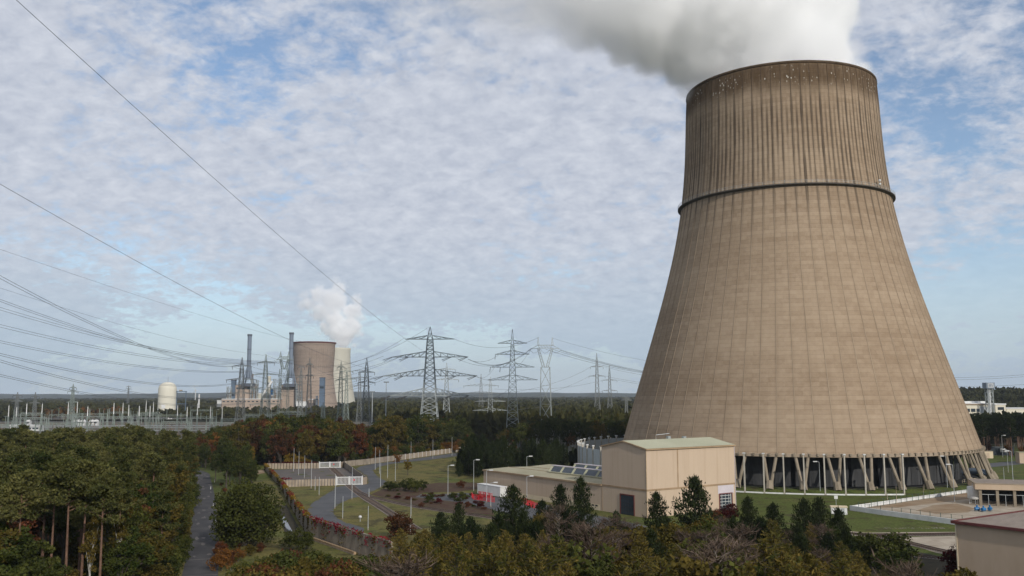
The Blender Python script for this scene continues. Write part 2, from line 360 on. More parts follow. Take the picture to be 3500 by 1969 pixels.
for i in range(26):
    k = EDGE.randrange(1, 17); a, c = G(*outer[k]), G(*inner[min(k+1, len(inner)-1)]); f = EDGE.uniform(.2, .8); blot('worn_spot', a.x+(c.x-a.x)*f, a.y+(c.y-a.y)*f, .054+.0005*i, EDGE.uniform(.3, .9), M['asphalt_old'] if i % 2 else M['patch'])
def track(name, label, pix, group=None, gauge=1.5, ballast=True, world=False):
    line = smooth_line(pix if world else gl(pix), 12)
    t = thing(name, label, 'track', (line[0][0], line[0][1], 0), 0, group)
    o = Vector((line[0][0], line[0][1])); loc = [(x-o.x, y-o.y) for x, y in line]
    if ballast: strip('ballast_bed', loc, 3.2, 0.09, M['ballast'], parent=t)
    for s_ in (-1, 1):
        bb = MB(); n = len(loc)
        for i in range(n-1):
            p, q = Vector(loc[i]), Vector(loc[i+1]); d = (q-p).normalized(); w = Vector((-d.y, d.x))*gauge/2*s_
            bb.beam((*(p+w), 0.24), (*(q+w), 0.24), 0.15)
        bb.build('rail', M['rail'], t)
    bb = MB(); acc = 0
    for i in range(len(loc)-1):
        p, q = Vector(loc[i]), Vector(loc[i+1]); d = (q-p); ln = d.length; d.normalize(); w = Vector((-d.y, d.x))*1.25
        while acc < ln:
            c = p+d*acc; bb.beam((*(c-w), 0.115), (*(c+w), 0.115), 0.2); acc += 0.65
        acc -= ln
    tag(bb.build('sleepers', M['sleeper'], t), kind='stuff')
    return t
track('railway_track', 'straight railway track running out through the white gates onto the dry lawn', [(1133,1600),(1160,1624),(1195,1660),(1225,1684),(1252,1704),(1300,1733),(1345,1762),(1420,1810)])
track('railway_track', 'curved railway track branching off the crossing past the heather bed towards the hall', [(1225,1684),(1262,1698),(1310,1709),(1400,1729),(1500,1745),(1630,1763),(1720,1778),(1830,1800)])
track('railway_track', 'railway track with reddish rails running along the sandy gravel beside the brown hall', [(2860,1822),(2960,1829),(3060,1829.5),(3160,1828.5),(3300,1826)])
track('railway_track', 'railway track in the ruts of the gravel below the white wall', [(2930,1826),(3020,1838),(3100,1856),(3200,1880),(3290,1900)])
track('railway_track', 'dark railway track crossing the lawn behind the dark red bush', [(2980,1868),(3060,1888),(3120,1900),(3230,1912),(3330,1925)])

# ------------------------------------------------------------------ the large cooling tower
TX, TY = 108.7, 355.3
PROF = [(11.1,65.6),(21.3,62.6),(35.3,58.3),(46.1,54.9),(56,51.9),(66,49.0),(78,45.8),(91.4,42.6),(100.3,40.9),(107.4,39.8),(112.6,39.2),(122.9,38.4),(132.5,37.8),(143.1,37.2),(152.0,36.8)]
_z = np.array([p[0] for p in PROF]); _r = np.array([p[1] for p in PROF]); _c = np.polyfit(_z, _r, 6)
def tower_r(z): return float(np.polyval(_c, z))
NR = 68
def shell_mat(name, base, base2, dark, h0, h1, nr, streak=1.0, rimdark=True):
    m, t, n, l, b = nmat(name); b.inputs['Roughness'].default_value = 0.92; b.inputs['Specular IOR Level'].default_value = 0.15
    tcn = n.new('ShaderNodeTexCoord'); sp = n.new('ShaderNodeSeparateXYZ'); l.new(tcn.outputs['Object'], sp.inputs[0])
    def mth(op, a, c=None, d=None, cl=False):
        q = n.new('ShaderNodeMath'); q.operation = op; q.use_clamp = cl
        for i, v in enumerate((a, c, d)):
            if v is None: continue
            if isinstance(v, (int, float)): q.inputs[i].default_value = v
            else: l.new(v, q.inputs[i])
        return q.outputs[0]
    def rng(x, a, bb, c=0.0, d=1.0):
        q = n.new('ShaderNodeMapRange'); q.interpolation_type = 'SMOOTHSTEP'; l.new(x, q.inputs[0])
        for i, v in enumerate((a, bb, c, d)): q.inputs[i+1].default_value = v
        return q.outputs[0]
    ang = mth('DIVIDE', mth('ARCTAN2', sp.outputs[1], sp.outputs[0]), 2*math.pi)
    zn = sp.outputs[2]
    # coordinates: around in ribs, up in metres
    u = mth('MULTIPLY', ang, nr*1.0)
    cv_ = n.new('ShaderNodeCombineXYZ'); l.new(u, cv_.inputs[0]); l.new(zn, cv_.inputs[1])
    def noise(sx_, sy_, sc, det=5, rg=0.6, off=0.0):
        mp = n.new('ShaderNodeMapping'); mp.inputs['Scale'].default_value = (sx_, sy_, 1); mp.inputs['Location'].default_value = (off, off*1.7, off)
        l.new(cv_.outputs[0], mp.inputs[0]); q = n.new('ShaderNodeTexNoise'); q.inputs['Scale'].default_value = sc
        q.inputs['Detail'].default_value = det; q.inputs['Roughness'].default_value = rg; l.new(mp.outputs[0], q.inputs['Vector']); return q.outputs['Fac']
    # casting lifts: one tone for each 1.5 m ring and bay, thin joints between
    lift = mth('DIVIDE', zn, 1.5); wn_ = n.new('ShaderNodeTexWhiteNoise'); wn_.noise_dimensions = '2D'
    cl = n.new('ShaderNodeCombineXYZ'); l.new(mth('FLOOR', lift), cl.inputs[0]); l.new(mth('FLOOR', mth('MULTIPLY', u, 2.0)), cl.inputs[1]); l.new(cl.outputs[0], wn_.inputs['Vector'])
    wn2 = n.new('ShaderNodeTexWhiteNoise'); wn2.noise_dimensions = '1D'; l.new(mth('FLOOR', lift), wn2.inputs['W'])
    joint = rng(mth('ABSOLUTE', mth('SUBTRACT', mth('FRACT', lift), 0.5)), 0.40, 0.5)
    mottle = noise(2.6, 0.5, 1.0, 7, 0.7)
    band = noise(0.07, 0.035, 1.0, 6, 0.66, 3.0)
    f1 = mth('ADD', mth('MULTIPLY', mottle, 0.45), mth('ADD', mth('MULTIPLY', band, 0.85), mth('ADD', mth('MULTIPLY', wn_.outputs['Value'], 0.10), mth('MULTIPLY', wn2.outputs['Value'], 0.10))))
    fac = rng(f1, 0.48, 1.02)
    mi = n.new('ShaderNodeMix'); mi.data_type = 'RGBA'; l.new(fac, mi.inputs[0]); mi.inputs[6].default_value = (*base, 1); mi.inputs[7].default_value = (*base2, 1)
    # rain streaks beside every rib (strong above, thin below) and half-way between
    fr = mth('FRACT', mth('ADD', u, 0.5)); dr = mth('ABSOLUTE', mth('SUBTRACT', fr, 0.5))
    fr2 = mth('FRACT', u); dr2 = mth('ABSOLUTE', mth('SUBTRACT', fr2, 0.5))
    ragged = noise(9.0, 0.10, 1.0, 4, 0.6, 9.0); perbay = n.new('ShaderNodeTexWhiteNoise'); perbay.noise_dimensions = '1D'; l.new(mth('FLOOR', mth('ADD', u, 0.5)), perbay.inputs['W'])
    hh = mth('DIVIDE', mth('SUBTRACT', zn, h0), h1-h0)
    up1 = mth('MULTIPLY', rng(hh, 0.50, 0.72), rng(hh, 0.945, 0.87)); up2 = mth('MULTIPLY', rng(hh, 0.62, 0.74), rng(hh, 0.95, 0.82))
    low = rng(hh, 0.40, 0.68, 0.10, 0.0)
    w1 = mth('ADD', 0.10, mth('MULTIPLY', ragged, 0.18)); 
    st1 = mth('MULTIPLY', rng(mth('DIVIDE', dr, w1), 1.05, 0.45), mth('MULTIPLY', mth('ADD', up1, low), mth('ADD', 0.75, mth('MULTIPLY', perbay.outputs['Value'], 0.5))))
    st2 = mth('MULTIPLY', rng(mth('DIVIDE', dr2, w1), 0.85, 0.25), mth('MULTIPLY', up2, 0.95))
    sk = mth('MULTIPLY', mth('MAXIMUM', st1, st2), mth('MULTIPLY', rng(noise(0.9, 0.045, 1.0, 5, 0.62, 5.0), 0.30, 0.62, 0.20, 1.0), 0.80*streak), cl=True)
    m2 = n.new('ShaderNodeMix'); m2.data_type = 'RGBA'; l.new(sk, m2.inputs[0]); l.new(mi.outputs[2], m2.inputs[6]); m2.inputs[7].default_value = (*dark, 1)
    # wet brown rim, its lower edge uneven
    last = m2.outputs[2]
    if rimdark:
        edge = mth('ADD', hh, mth('MULTIPLY', mth('SUBTRACT', noise(0.25, 0.02, 1.0, 4, 0.6, 2.0), 0.5), 0.09))
        rf = mth('MULTIPLY', rng(edge, 0.895, 0.955), rng(noise(2.0, 0.12, 1.0, 5, 0.65, 7.0), 0.25, 0.6, 0.7, 1.0))
        m3 = n.new('ShaderNodeMix'); m3.data_type = 'RGBA'; l.new(mth('MULTIPLY', rf, 0.93), m3.inputs[0]); l.new(last, m3.inputs[6]); m3.inputs[7].default_value = (0.075, 0.046, 0.023, 1)
        # bird droppings and lime specks under the rim
        spk = n.new('ShaderNodeTexVoronoi'); spk.inputs['Scale'].default_value = 1.0; mp = n.new('ShaderNodeMapping'); mp.inputs['Scale'].default_value = (3.2, 0.55, 1); l.new(cv_.outputs[0], mp.inputs[0]); l.new(mp.outputs[0], spk.inputs['Vector'])
        sm = mth('MULTIPLY', rng(spk.outputs['Distance'], 0.24, 0.13), mth('MULTIPLY', mth('MULTIPLY', rng(hh, 0.925, 0.955), rng(hh, 0.995, 0.975)), rng(noise(0.5, 0.05, 1.0, 3, 0.5, 4.0), 0.42, 0.56)))
        m4 = n.new('ShaderNodeMix'); m4.data_type = 'RGBA'; l.new(mth('MULTIPLY', sm, 0.8), m4.inputs[0]); l.new(m3.outputs[2], m4.inputs[6]); m4.inputs[7].default_value = (0.6, 0.57, 0.5, 1); last = m4.outputs[2]
    mj = n.new('ShaderNodeMix'); mj.data_type = 'RGBA'; mj.blend_type = 'MULTIPLY'; l.new(mth('MULTIPLY', joint, 0.30), mj.inputs[0]); l.new(last, mj.inputs[6]); mj.inputs[7].default_value = (0.55, 0.5, 0.45, 1)
    l.new(mj.outputs[2], b.inputs['Base Color'])
    bp = n.new('ShaderNodeBump'); bp.inputs['Strength'].default_value = 0.4; bp.inputs['Distance'].default_value = 0.12
    l.new(mth('ADD', mth('MULTIPLY', joint, -0.6), mth('MULTIPLY', wn_.outputs['Value'], 0.35)), bp.inputs['Height']); l.new(bp.outputs[0], b.inputs['Normal'])
    return m
M['shell'] = shell_mat('tower_concrete', (0.232, 0.166, 0.108), (0.358, 0.274, 0.190), (0.050, 0.036, 0.025), 11.1, 152.0, NR)
def rib_mat():
    m = mat('rib_concrete', (0.235, 0.175, 0.118), 0.92, 0.0, 0.12, c2=(0.345, 0.27, 0.19), detail=7, stretch=(1, 1, 0.3)); t = m.node_tree; n = t.nodes; l = t.links; b = n['Principled BSDF']
    src = b.inputs['Base Color'].links[0].from_socket; g = n.new('ShaderNodeNewGeometry'); sp = n.new('ShaderNodeSeparateXYZ'); l.new(g.outputs['Position'], sp.inputs[0])
    nz = n.new('ShaderNodeTexNoise'); nz.inputs['Scale'].default_value = 0.09; nz.inputs['Detail'].default_value = 4; l.new(g.outputs['Position'], nz.inputs['Vector'])
    ad = n.new('ShaderNodeMath'); ad.operation = 'MULTIPLY_ADD'; l.new(nz.outputs['Fac'], ad.inputs[0]); ad.inputs[1].default_value = 44.0; l.new(sp.outputs[2], ad.inputs[2])
    r1 = n.new('ShaderNodeMapRange'); r1.interpolation_type = 'SMOOTHSTEP'; l.new(ad.outputs[0], r1.inputs[0]); r1.inputs[1].default_value = 96; r1.inputs[2].default_value = 138; r1.inputs[4].default_value = 0.70
    r2 = n.new('ShaderNodeMapRange'); r2.interpolation_type = 'SMOOTHSTEP'; l.new(ad.outputs[0], r2.inputs[0]); r2.inputs[1].default_value = 170; r2.inputs[2].default_value = 158
    rm = n.new('ShaderNodeMath'); rm.operation = 'MULTIPLY'; l.new(r1.outputs[0], rm.inputs[0]); l.new(r2.outputs[0], rm.inputs[1])
    r3 = n.new('ShaderNodeMapRange'); r3.interpolation_type = 'SMOOTHSTEP'; l.new(sp.outputs[2], r3.inputs[0]); r3.inputs[1].default_value = 138; r3.inputs[2].default_value = 145
    m0_ = n.new('ShaderNodeMix'); m0_.data_type = 'RGBA'; l.new(r3.outputs[0], m0_.inputs[0]); l.new(src, m0_.inputs[6]); m0_.inputs[7].default_value = (0.085, 0.055, 0.032, 1); src = m0_.outputs[2]
    mx_ = n.new('ShaderNodeMix'); mx_.data_type = 'RGBA'; l.new(rm.outputs[0], mx_.inputs[0]); l.new(src, mx_.inputs[6]); mx_.inputs[7].default_value = (0.048, 0.034, 0.023, 1); l.new(mx_.outputs[2], b.inputs['Base Color']); return m
M['rib'] = rib_mat()
M['beam'] = mat('beam_concrete', (0.24, 0.185, 0.13), 0.92, 0.0, 0.12, c2=(0.36, 0.29, 0.215), detail=7)
M['column'] = mat('column_concrete', (0.165, 0.135, 0.095), 0.92, 0.0, 0.25, 0.15, 2.0, c2=(0.30, 0.25, 0.185), detail=8)
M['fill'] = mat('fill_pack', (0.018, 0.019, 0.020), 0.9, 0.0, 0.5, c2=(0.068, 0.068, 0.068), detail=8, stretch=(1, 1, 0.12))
M['post'] = mat('screen_post', (0.40, 0.37, 0.31), 0.85, 0.15, 0.6, detail=7)

tw = thing('cooling_tower', 'huge beige concrete cooling tower with dark rain streaks and a ring walkway', 'cooling tower', (TX, TY, 0))
zs = list(np.linspace(11.1, 152.0, 72)); n = 136
prof = [(tower_r(z), z) for z in zs]
sh = MB().lathe(prof + [(36.3, 152.0), (36.0, 148.0), (37.3, 120), (39.2, 104), (48, 66), (60.5, 26), (64.6, 11.1), prof[0]], n).build('shell', M['shell'], tw, smooth=True)
# ribs: one bar that follows the shell, turned round the axis
rb = MB(); zr = np.linspace(11.2, 151.9, 40); w = 0.11
for i in range(39):
    r0, r1 = tower_r(zr[i]), tower_r(zr[i+1])
    a0, a1, b0, b1 = r0-0.05, r1-0.05, r0+0.10, r1+0.10
    rb.quad((b0,-w,zr[i]),(b0,w,zr[i]),(b1,w,zr[i+1]),(b1,-w,zr[i+1]))
    rb.quad((a0,-w,zr[i]),(b0,-w,zr[i]),(b1,-w,zr[i+1]),(a1,-w,zr[i+1]))
    rb.quad((b0,w,zr[i]),(a0,w,zr[i]),(a1,w,zr[i+1]),(b1,w,zr[i+1]))
o = rb.build('rib', M['rib'], tw); rme = o.data
for k in range(1, NR): inst(rme, 'rib', tw, (0, 0, 0), (0, 0, 2*math.pi*k/NR))
# walkway ring with railing
zg = 105.07; rg = tower_r(zg)
gal = MB().lathe([(rg-0.05, zg-0.9), (rg+0.5, zg-0.5), (rg+1.35, zg-0.25), (rg+1.35, zg+0.12), (rg-0.05, zg+0.12)], 136).build('walkway', mat('walkway_steel', (0.085, 0.075, 0.065), .8, .25, .3), tw)
M['rim_band'] = mat('rim_concrete', (0.075, 0.048, 0.027), 0.92, 0.3, 0.3, detail=7)
MB().lathe([(tower_r(152)-0.5, 152.002), (tower_r(152)+0.02, 152.002), (tower_r(152)+0.32, 151.9), (tower_r(151.2)+0.32, 151.2), (tower_r(151)-0.02, 150.9)], 136).build('rim', M['rim_band'], tw)
rl = MB(); ringn = 136
for hz_ in (0.65, 1.2):
    for j in range(ringn):
        t0, t1 = 2*math.pi*j/ringn, 2*math.pi*(j+1)/ringn; q = rg+1.28
        rl.beam((q*math.cos(t0), q*math.sin(t0), zg+hz_), (q*math.cos(t1), q*math.sin(t1), zg+hz_), 0.06)
for j in range(ringn):
    t0 = 2*math.pi*j/ringn; q = rg+1.28; rl.beam((q*math.cos(t0), q*math.sin(t0), zg+0.1), (q*math.cos(t0), q*math.sin(t0), zg+1.22), 0.06)
rl.build('railing', M['steel'], gal)
ta = math.atan2(at(2938, 618, 330).y-TY, at(2938, 618, 330).x-TX) - 0.02
for dz in (0.6, 1.9):
    MB().lathe([(0.0, -.45), (.4, -.35), (.5, 0), (.4, .35), (0, .45)], 10).build('obstruction_light', M['white_paint'], tw, at=((rg+1.0)*math.cos(ta), (rg+1.0)*math.sin(ta), zg+1.0+dz))
# V columns
NV = 42; zb = 0.5; rbase = 69.0; rtop = 65.1
def vleg():
    m_ = MB(); half = math.pi/NV*0.43
    foot = Vector((rbase, 0, zb)); fork = Vector((rbase-1.05, 0, 3.0))
    m_.tube([foot, fork], [1.25, 1.1], 8)
    for s_ in (-1, 1):
        top = Vector((rtop*math.cos(half*s_), rtop*math.sin(half*s_), 11.7))
        m_.tube([foot+Vector((0, .55*s_, 0)), fork+Vector((0, .6*s_, -.2)), top], [.54, .52, .50], 8)
    return m_
o = vleg().build('support_column', M['column'], tw); vme = o.data
ph0 = math.atan2(G(2742, 1673).y-TY, G(2742, 1673).x-TX)
o.rotation_euler = (0, 0, ph0)
for k in range(1, NV): inst(vme, 'support_column', tw, (0, 0, 0), (0, 0, ph0+2*math.pi*k/NV))
# lower edge beam and bearing pads
MB().lathe([(65.2, 10.6), (66.15, 10.6), (66.15, 11.5), (65.3, 11.6)], 136).build('ring_beam', M['beam'], tw)
pm = MB().box(65.9, 66.6, -.28, .28, 11.0, 11.75); o = pm.build('bearing_pad', M['column'], tw); pme = o.data; o.rotation_euler = (0, 0, ph0+math.pi/NV*0.5)
for k in range(1, NV*4): inst(pme, 'bearing_pad', tw, (0, 0, 0), (0, 0, ph0+math.pi/NV*0.5+2*math.pi*k/(NV*4)))
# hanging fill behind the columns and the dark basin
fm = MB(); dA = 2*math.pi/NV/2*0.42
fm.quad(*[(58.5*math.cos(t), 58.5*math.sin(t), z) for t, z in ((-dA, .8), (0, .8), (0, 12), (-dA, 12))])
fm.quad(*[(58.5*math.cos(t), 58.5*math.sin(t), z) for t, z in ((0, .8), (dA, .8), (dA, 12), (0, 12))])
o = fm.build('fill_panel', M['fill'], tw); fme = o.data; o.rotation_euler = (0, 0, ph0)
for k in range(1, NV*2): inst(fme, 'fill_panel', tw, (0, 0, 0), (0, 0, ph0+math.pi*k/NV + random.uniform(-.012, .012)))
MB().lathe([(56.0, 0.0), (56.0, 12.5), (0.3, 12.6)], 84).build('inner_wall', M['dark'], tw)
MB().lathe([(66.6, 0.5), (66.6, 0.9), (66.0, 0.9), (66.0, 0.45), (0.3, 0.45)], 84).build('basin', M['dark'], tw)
# earth mound on which the columns stand
MB().lathe([(64.5, 0.9), (69.8, 0.55), (72.5, 0.02)], 120).build('column_plinth', M['ground'], tw)
# pipe under the tower at the right
p0 = G(3370, 1640)
pipe = thing('water_pipe', 'fat pale blue water pipe curving up under the tower columns', 'pipe', (p0.x, p0.y, 0))
MB().tube([(-7, 9, 1.0), (-4.5, 5, 2.6), (-2, 1.2, 3.0), (0.2, -1.5, 2.0), (1.0, -2.8, 0.2)], [1.2]*5, 14).build('pipe_body', mat('pipe_blue', (0.17, 0.22, 0.29), 0.45, 0.12, 0.6), pipe, smooth=True)
MB().lathe([(1.25, 0.02), (1.55, 0.02), (1.55, .4), (1.25, .4)], 16).build('pipe_flange', M['steel'], pipe, at=(1.0, -2.8, 0))

# screen wall that rings the tower: posts all round the front, panels at the left and behind
RP, ZP, NP = 76.05, 12.35, 80
sw = thing('screen_wall', 'ring of tall pale posts with grey wall panels round the cooling tower', 'wall', (TX, TY, 0))
aR = math.atan2(G(3094, 1692.6).y-TY, G(3094, 1692.6).x-TX); stp = 2*math.pi/NP
pm = MB().box(RP-.26, RP+.26, -.19, .19, 0, ZP-0.35); pmo = pm.build('post', M['post'], sw); pmo.rotation_euler = (0, 0, aR)
cm = MB().box(RP-.42, RP+.42, -.36, .36, ZP-0.35, ZP); cap = cm.build('post_cap', M['white_paint'], pmo)
pan = MB().box(RP-.06, RP+.06, 0.3, RP*stp-.3, 0.35, ZP-1.3)
pan2 = MB().box(RP-.24, RP+.24, 0.3, RP*stp-.3, 0.0, 0.38)
kme = pan2.build('kerb', M['conc_white'], sw); kme.rotation_euler = (0, 0, aR-stp)
M['screen'] = mat('screen_panel', (0.42, 0.45, 0.46), 0.6, 0.1, 0.5)
panme = None
for k in range(1, 52):
    a = aR-k*stp
    o = inst(pmo.data, 'post', sw, (0, 0, 0), (0, 0, a)); inst(cap.data, 'post_cap', o)
    if k < 51: inst(kme.data, 'kerb', sw, (0, 0, 0), (0, 0, a-stp))
    xpix = px_of((TX+RP*math.cos(a), TY+RP*math.sin(a), 0))[0]
    if k > 9:
        gr = 1+0.092*min(1.0, (k-9)/7.0)**1.2; o.scale = (gr, gr, 1)
    if k > 10:
        if panme is None: o = pan.build('panel', M['screen'], sw); panme = o.data; o.rotation_euler = (0, 0, a)
        else: o = inst(panme, 'panel', sw, (0, 0, 0), (0, 0, a))
        o.scale = (gr, gr, 1)

# ------------------------------------------------------------------ steam plumes (volumes)
def plume(name, label, blobs, lo, hi, res, soft, namp, nscale, dens, off, smin=0.25, aniso=-0.2, color=(1.0, 1.0, 1.0)):
    mm = bpy.data.materials.new(name+'_vapour'); mm.use_nodes = True; t = mm.node_tree; t.nodes.clear()
    pv = t.nodes.new('ShaderNodeVolumePrincipled'); oo = t.nodes.new('ShaderNodeOutputMaterial'); t.links.new(pv.outputs[0], oo.inputs['Volume'])
    pv.inputs['Color'].default_value = (*color, 1); pv.inputs['Density'].default_value = dens; pv.inputs['Anisotropy'].default_value = aniso
    vd = bpy.data.volumes.new(name); o = bpy.data.objects.new(name, vd); COL.objects.link(o); vd.materials.append(mm)
    ng = bpy.data.node_groups.new(name+'_field', 'GeometryNodeTree')
    ng.interface.new_socket('Geometry', in_out='INPUT', socket_type='NodeSocketGeometry'); ng.interface.new_socket('Geometry', in_out='OUTPUT', socket_type='NodeSocketGeometry')
    nn = ng.nodes; ll = ng.links; out = nn.new('NodeGroupOutput'); nn.new('NodeGroupInput')
    vc = nn.new('GeometryNodeVolumeCube'); sm = nn.new('GeometryNodeSetMaterial'); sm.inputs['Material'].default_value = mm
    ll.new(vc.outputs[0], sm.inputs[0]); ll.new(sm.outputs[0], out.inputs[0])
    vc.inputs['Min'].default_value = lo; vc.inputs['Max'].default_value = hi
    for k, q in zip(('Resolution X', 'Resolution Y', 'Resolution Z'), res): vc.inputs[k].default_value = q
    pos = nn.new('GeometryNodeInputPosition').outputs[0]
    def mth(op, a, b_=None, c=None, clamp=False):
        q = nn.new('ShaderNodeMath'); q.operation = op; q.use_clamp = clamp
        for i, v in enumerate((a, b_, c)):
            if v is None: continue
            if isinstance(v, (int, float)): q.inputs[i].default_value = v
            else: ll.new(v, q.inputs[i])
        return q.outputs[0]
    nz = nn.new('ShaderNodeTexNoise'); nz.inputs['Scale'].default_value = nscale; nz.inputs['Detail'].default_value = 7; nz.inputs['Roughness'].default_value = 0.62; nz.inputs['Distortion'].default_value = 0.35
    mp = nn.new('ShaderNodeVectorMath'); mp.operation = 'ADD'; ll.new(pos, mp.inputs[0]); mp.inputs[1].default_value = off; ll.new(mp.outputs[0], nz.inputs['Vector'])
    nzv = mth('MULTIPLY', mth('SUBTRACT', nz.outputs['Fac'], 0.5), namp*2)
    vo = nn.new('ShaderNodeTexVoronoi'); vo.feature = 'SMOOTH_F1'; vo.inputs['Scale'].default_value = nscale*2.1; vo.inputs['Smoothness'].default_value = 0.35; vo.inputs['Detail'].default_value = 2.0; vo.inputs['Roughness'].default_value = 0.55
    wv = nn.new('ShaderNodeVectorMath'); wv.operation = 'MULTIPLY_ADD'; ll.new(nz.outputs['Color'], wv.inputs[0]); wv.inputs[1].default_value = (12, 12, 12); ll.new(mp.outputs[0], wv.inputs[2]); ll.new(wv.outputs[0], vo.inputs['Vector'])
    nzv = mth('ADD', nzv, mth('MULTIPLY', mth('SUBTRACT', 0.62, vo.outputs['Distance']), namp*1.0))
    total = None
    for w_ in sorted(set(q[2] for q in blobs)):          # one union for each density class
        sdf = None
        for c, r_, wq in blobs:
            if wq != w_: continue
            dv = nn.new('ShaderNodeVectorMath'); dv.operation = 'DISTANCE'; ll.new(pos, dv.inputs[0]); dv.inputs[1].default_value = tuple(c)
            dd = mth('SUBTRACT', dv.outputs['Value'], r_)
            sdf = dd if sdf is None else mth('SMOOTH_MIN', sdf, dd, smin*r_)
        f = mth('DIVIDE', mth('ADD', mth('MULTIPLY', sdf, -1.0), nzv), soft, clamp=True)
        f = mth('MULTIPLY', mth('MULTIPLY', f, f), w_)
        total = f if total is None else mth('MAXIMUM', total, f)
    ll.new(total, vc.inputs['Density'])
    md = o.modifiers.new('field', 'NODES'); md.node_group = ng
    return tag(o, label, 'steam', None, 'stuff')
big_blobs = [((108.7,355.3,146),36.0,1),((108.5,355,158),37,1),((106,355,174),38,1),((107,355,192),37,1),((104,355,212),38,1),((82,350,186),37,1),((66,348,186),30,1),
             ((72,350,172),22,1),((56,350,194),38,.5),((38,350,202),39,.25),((95,354,230),40,.6),((60,352,228),40,.3),
             ((16,350,209),38,.12),((-6,348,216),40,.08),((-28,345,232),38,.08),((-60,342,240),44,.06),((20,350,240),40,.12),
             ((56,352,168),15,.22),((34,350,177),17,.16),((12,348,185),19,.12),((76,353,158),14,.4),((-10,346,198),22,.08),((84,354,156),9,.5),
             ((-4,346,163),18,.03),((-18,344,174),23,.035),((2,345,182),22,.05),((-35,343,195),28,.05),((-60,340,205),32,.035)]
plume('steam_plume', 'thick white steam plume pouring from the huge beige cooling tower', big_blobs, (-110, 290, 138), (160, 415, 262), (200, 92, 92), 4.5, 10.0, 0.034, 0.14, (31, 7, 3), 0.12)
fb = []
for x, y, r_, w_ in [(1168,1192,25,1),(1172,1165,42,1),(1168,1135,54,1),(1198,1112,48,1),(1150,1100,50,1),(1200,1065,48,.9),(1110,1120,34,.9),(1085,1135,22,.6),(1105,1065,52,.6),(1052,1040,40,.6),(1140,1030,58,.6),(1090,1008,44,.55),(1160,985,40,.5),(1215,1030,36,.6),(1232,1085,30,.7),(1225,1140,26,.8),(1210,1180,22,.8),(1145,955,26,.35),(1040,1010,28,.4)]:
    fb.append((at(x, y, 1750), r_/FPX*1760, w_))
plume('steam_plume', 'smaller grey-white steam cloud above the distant pale cooling tower', fb, (-470, 1700, 105), (-260, 1800, 285), (120, 60, 104), 6.0, 14.0, 0.036, 0.075, (3, 8, 5), 0.12)

def corrugate(m):
    t = m.node_tree; n = t.nodes; l = t.links; b = n['Principled BSDF']; tcn = n.new('ShaderNodeTexCoord'); sp = n.new('ShaderNodeSeparateXYZ'); l.new(tcn.outputs['Object'], sp.inputs[0])
    ad = n.new('ShaderNodeMath'); ad.operation = 'ADD'; l.new(sp.outputs[0], ad.inputs[0]); l.new(sp.outputs[1], ad.inputs[1])
    wv = n.new('ShaderNodeMath'); wv.operation = 'MULTIPLY'; l.new(ad.outputs[0], wv.inputs[0]); wv.inputs[1].default_value = 2*math.pi/.55
    si = n.new('ShaderNodeMath'); si.operation = 'SINE'; l.new(wv.outputs[0], si.inputs[0]); bp = n.new('ShaderNodeBump'); bp.inputs['Strength'].default_value = .12; bp.inputs['Distance'].default_value = .02; l.new(si.outputs[0], bp.inputs['Height']); l.new(bp.outputs[0], b.inputs['Normal'])
    # dirt that has run down from the gutter, in uneven streaks
    mp = n.new('ShaderNodeMapping'); mp.inputs['Scale'].default_value = (.9, .9, .035); l.new(tcn.outputs['Object'], mp.inputs[0]); nz = n.new('ShaderNodeTexNoise'); nz.inputs['Scale'].default_value = 1.0; nz.inputs['Detail'].default_value = 6; nz.inputs['Roughness'].default_value = .65; l.new(mp.outputs[0], nz.inputs['Vector'])
    mr = n.new('ShaderNodeMapRange'); l.new(nz.outputs['Fac'], mr.inputs[0]); mr.inputs[1].default_value = .48; mr.inputs[2].default_value = .75; mr.inputs[4].default_value = .38
    src = b.inputs['Base Color'].links[0].from_socket; mi = n.new('ShaderNodeMix'); mi.data_type = 'RGBA'; mi.blend_type = 'MULTIPLY'; l.new(mr.outputs[0], mi.inputs[0]); l.new(src, mi.inputs[6]); mi.inputs[7].default_value = (.72, .66, .58, 1); l.new(mi.outputs[2], b.inputs['Base Color'])
# ------------------------------------------------------------------ the assembly hall beside the tower
M['clad'] = mat('beige_cladding', (0.455, 0.350, 0.252), 0.8, 0.0, 0.08, c2=(0.515, 0.400, 0.292), detail=7, stretch=(1, 1, 0.35))
M['clad_base'] = mat('cream_plinth', (0.60, 0.50, 0.345), 0.85, 0.06, 0.4)
M['flash'] = mat('brown_flashing', (0.30, 0.21, 0.125), 0.75, 0.2, 0.4)
M['roof'] = mat('pale_green_roof', (0.36, 0.36, 0.25), 0.85, 0.0, 0.06, c2=(0.44, 0.43, 0.31), detail=8)
M['roof_low'] = mat('olive_roof', (0.28, 0.255, 0.165), 0.88, 0.0, 0.08, c2=(0.38, 0.345, 0.235), detail=8)
M['lilac'] = mat('pale_panel', (0.52, 0.47, 0.49), 0.7, 0.06, 0.5)
FX, FY, FA = 33.5, 229.7, R(34)
hall = thing('assembly_hall', 'beige clad industrial hall with a tall block, long low wing and roof skylights', 'building', (FX, FY, 0), FA)
H1, H0, BW, BD, WL, WD = 17.0, 6.8, 17.46, 31.8, 76.4, 26.4     # eave, wing eave, gable width, depth, wing end, wing depth
RI = 18.6
corrugate(M['clad'])
def pan(name, pts, m, parent): return MB().quad(*pts).build(name, m, parent)
